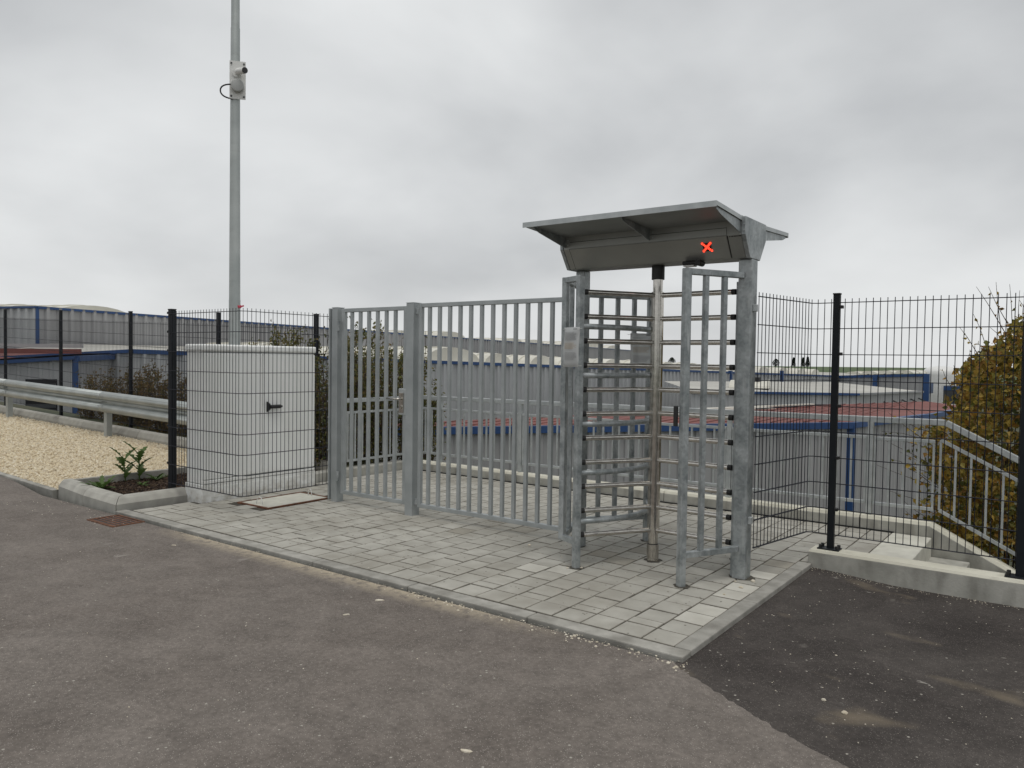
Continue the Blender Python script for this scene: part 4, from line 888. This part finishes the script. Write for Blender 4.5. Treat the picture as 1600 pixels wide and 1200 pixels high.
# thin brown shrubs behind the guardrail
bs = [(-14.3, 3.75, 1.15), (-13.4, 3.8, 1.25), (-12.7, 3.7, 1.3), (-11.9, 3.7, 1.45), (-11.2, 3.65, 1.4), (-10.6, 3.6, 1.35), (-9.9, 3.65, 1.3), (-9.2, 3.6, 1.3), (-8.4, 3.6, 1.3), (-7.7, 3.6, 1.4)]
wl = ['leftmost sparse brown shrub behind the guardrail', 'second sparse brown shrub from the left behind the guardrail', 'brown shrub left of the middle fence post behind the guardrail', 'tall thin brown shrub right behind the middle fence post', 'twiggy brown shrub right of the middle fence post', 'twiggy brown shrub just left of the cabinet cage post', 'brown shrub hidden partly by the cabinet cage post', 'brown shrub behind the left side of the cabinet', 'brown shrub behind the middle of the cabinet', 'brown shrub behind the right side of the cabinet']
for i, (x, y, h) in enumerate(bs):
    shrub('brown_shrub', wl[i], 'shrub', (x, y, gz(x)-.15), 16, h, (.5, .22), 170, .055, M['leaf_brown'], 80+i, thick=.008, lowdense=1.35, group='brown shrubs behind the rear fence', stick=3)
# weeds in the bark bed
def weed(base, hgt, label, seed, rosette=False):
    random.seed(seed); base = Vector(base); t = thing('weed', base, label, 'weed', 'weeds in the bark bed'); st = MB(); lf = MB()
    def serr(c, d, ln, wd):
        d = d.normalized(); s = d.cross(Vector((0, 0, 1))); s.normalize(); u_ = s.cross(d); k = 9; b = len(lf.v)
        for i in range(k+1):
            f = i/k; w_ = wd*math.sin(math.pi*min(1, f*.9+.08))*(1.0 if i % 2 else .45); p = c+d*ln*f+Vector((0, 0, -.22*ln*f*f))
            lf.v += [p-s*w_/2+u_*w_*.2, p, p+s*w_/2+u_*w_*.2]
        for i in range(k):
            for j in (0, 1): lf.f.append((b+i*3+j, b+i*3+j+1, b+i*3+j+4, b+i*3+j+3))
    if not rosette:
        tp = base+Vector((random.uniform(-.03, .03), random.uniform(-.03, .03), hgt)); st.tube([base, base.lerp(tp, .5)+Vector((.008, 0, 0)), tp], [.008, .006, .003], 6)
        for i in range(8):
            f = .12+.8*i/8; a = i*2.4+random.uniform(-.4, .4); c = base.lerp(tp, f); serr(c, Vector((math.cos(a), math.sin(a), .75+f*.7)), hgt*random.uniform(.6, .95), hgt*.30)
        st.build('stem', M['leaf_green'], t)
    else:
        for i in range(11):
            a = i*2.4+random.uniform(-.3, .3); serr(base, Vector((math.cos(a), math.sin(a), random.uniform(.25, 1.1))), hgt*random.uniform(.8, 1.2), hgt*.27)
    lf.build('leaves', M['leaf_green'], t, fix=False, smooth=True)
weed((-7.32, .945, .05), .36, 'tall serrated green thistle next to the fence post', 3)
weed((-7.34, .79, .05), .32, 'serrated green thistle left of the taller one', 4)
weed((-6.95, .33, .06), .25, 'low green leafy rosette at the kerb of the bark bed', 5, True)
weed((-7.17, 1.07, .05), .2, 'low weed between the thistle and the black fence post', 6, True)
weed((-6.9, .76, .05), .11, 'small faded weed in the middle of the bark bed', 7, True)
# far trees on the field
def conifer(x, y, h, label, rnd=False):
    z = terr(x, y)-.3; random.seed(int(abs(x))); t = thing('far_tree', (x, y, z), label, 'tree', 'trees on the far field'); MB().tube([(x, y, z), (x, y, z+h*.9)], [h*.03, h*.005], 6).build('trunk', 'bark', t); cr_ = MB()
    for i in range(1100):
        f = random.random()**.7; r_ = (h*.20*(1-f)+.1) if not rnd else h*.42*math.sin(math.pi*min(.97, f*.85+.12)); a = random.uniform(0, 6.3); rr = r_*random.random()**.5
        leaf(cr_, Vector((x+rr*math.cos(a), y+rr*math.sin(a), z+h*(.06+.94*f))), Vector((math.cos(a), math.sin(a), -.4)), Vector((0, 0, 1)), h*.11, h*.06)
    cr_.build('crown', 'conifer', t, fix=False)
conifer(-189.5, 599, 6.2, 'bushy dark tree leftmost of the row on the far field', True)
conifer(-179.0, 609, 7.5, 'narrow dark conifer in the middle of the far row')
conifer(-173.0, 613, 7.6, 'dark conifer right of the narrow one on the far field'); conifer(-170.2, 615.5, 8.2, 'tallest dark conifer at the right end of the far row')
conifer(-255, 552, 6.5, 'round dark tree on the far field behind the turnstile rotor', True)

# ------------------------------------------------------------------ loose stones and litter
def pebble(mb, c, s):
    k = 6; rot = random.uniform(0, 6.3); e_ = random.uniform(.6, 1); vs = []
    for lv, (rr, z) in enumerate(((.8, 0), (1, .35), (.55, .75))):
        for i in range(k):
            th = rot+2*math.pi*i/k; q = rr*random.uniform(.8, 1.15)*s; vs.append((c[0]+q*math.cos(th), c[1]+q*e_*math.sin(th), c[2]+z*s*1.1))
    mb.add(vs, [(a*k+i, a*k+(i+1) % k, (a+1)*k+(i+1) % k, (a+1)*k+i) for a in (0, 1) for i in range(k)]+[tuple(2*k+i for i in range(k))])
random.seed(77); mb = MB()
for i in range(430):       # sand and chips in the gutter line, more towards the corner
    x = -4.9+4.95*random.random()**.8; y = -.016-abs(random.gauss(0, .05)); pebble(mb, (x, y, -.023), random.uniform(.0015, .0045))
for i in range(70): pebble(mb, (random.uniform(-1.9, .1), -.03-abs(random.gauss(0, .05)), -.023), random.uniform(.004, .011))
for i in range(150): pebble(mb, (random.uniform(-9, 1.0), random.uniform(-3.2, -.65), -.023), random.uniform(.0015, .005))
for i in range(200):
    x, y = random.uniform(.03, 2.2), random.uniform(-.6, 2.38); pebble(mb, (x, y, znew(x, y)-.001), random.uniform(.0012, .0042)) if y > -.55*x-.02 else None
for i in range(220): x = random.uniform(.0, 1.9); y = 2.385-abs(random.gauss(0, .05)); pebble(mb, (x, y, znew(x, y)-.001), random.uniform(.0015, .0045))
for i in range(60): pebble(mb, (random.uniform(-7.5, -5.2), random.uniform(-.5, -.05), -.023), random.uniform(.002, .006))
for i in range(70): pebble(mb, (random.uniform(-5.8, -.1), random.uniform(.1, 2.2), -.001), random.uniform(.002, .006))
tag(mb.build('loose_chips', 'stone', fix=False), 'tiny pale stone chips scattered over the asphalt and paving', 'stones', kind='stuff')
def stone(x, y, z, s, label, sd):
    random.seed(sd); m_ = MB(); pebble(m_, (x, y, z-.001), s); o = m_.build('stone', 'stone', smooth=False); tag(o, label, 'stone', 'loose pale stones'); return o
stone(-.175, 1.60, 0, .018, 'pale stone on the pavers right of the turnstile post foot', 1)
stone(-.275, 1.52, 0, .010, 'small white stone touching the foot of the right turnstile post', 2)
stone(-.19, 1.40, 0, .016, 'brownish stone in front of the right turnstile post', 3)
stone(-.22, 1.17, 0, .012, 'pale stone on the bright paver near the right edge', 4)
stone(-1.30, 1.13, 0, .012, 'small stone at the foot of the left turnstile guide post', 5)
stone(-1.38, 1.06, 0, .010, 'small stone left of the left turnstile guide post', 6)
stone(.72, -.02, -.03, .013, 'larger white stone on the dark asphalt in front', 7)
stone(.83, -.10, -.03, .015, 'grey stone on the dark asphalt nearest the seam', 8)
stone(.62, .62, -.04, .010, 'small white stone in the middle of the dark asphalt', 9)
stone(.02, -.11, -.022, .012, 'pale stone just outside the paving corner', 10)
stone(-.62, -.06, -.022, .014, 'pale stone at the front kerb near the corner', 11)
stone(-.86, 1.90, 0, .010, 'small white stone behind the rotor foot', 12)
stone(-2.0, 1.45, 0, .016, 'white stone in front of the end of the barred panel', 13)
def flake(x, y, s, a, label):
    m_ = MB(); random.seed(int(s*1e4)); k = 7; vs = [(x+s*random.uniform(.6, 1.1)*math.cos(2*math.pi*i/k)*math.cos(a)-s*.35*math.sin(2*math.pi*i/k)*math.sin(a), y+s*math.cos(2*math.pi*i/k)*math.sin(a)+s*.35*math.sin(2*math.pi*i/k)*math.cos(a), z) for z in (-.0215, -.016) for i in range(k)]
    m_.add(vs, [tuple(range(k, 2*k))]+[(i, (i+1) % k, (i+1) % k+k, i+k) for i in range(k)]); o = m_.build('paper_scrap', 'stone'); tag(o, label, 'litter', 'pale flakes on the road')
flake(-1.95, -.30, .033, .6, 'white flake on the road in front of the gate')
flake(-.28, -1.42, .028, .3, 'beige flake on the road in the centre foreground')
flake(-1.9, -.62, .022, 1.0, 'small white flake on the road left of the centre')
flake(-4.3, -.35, .022, .5, 'pale flake on the road in front of the cabinet')
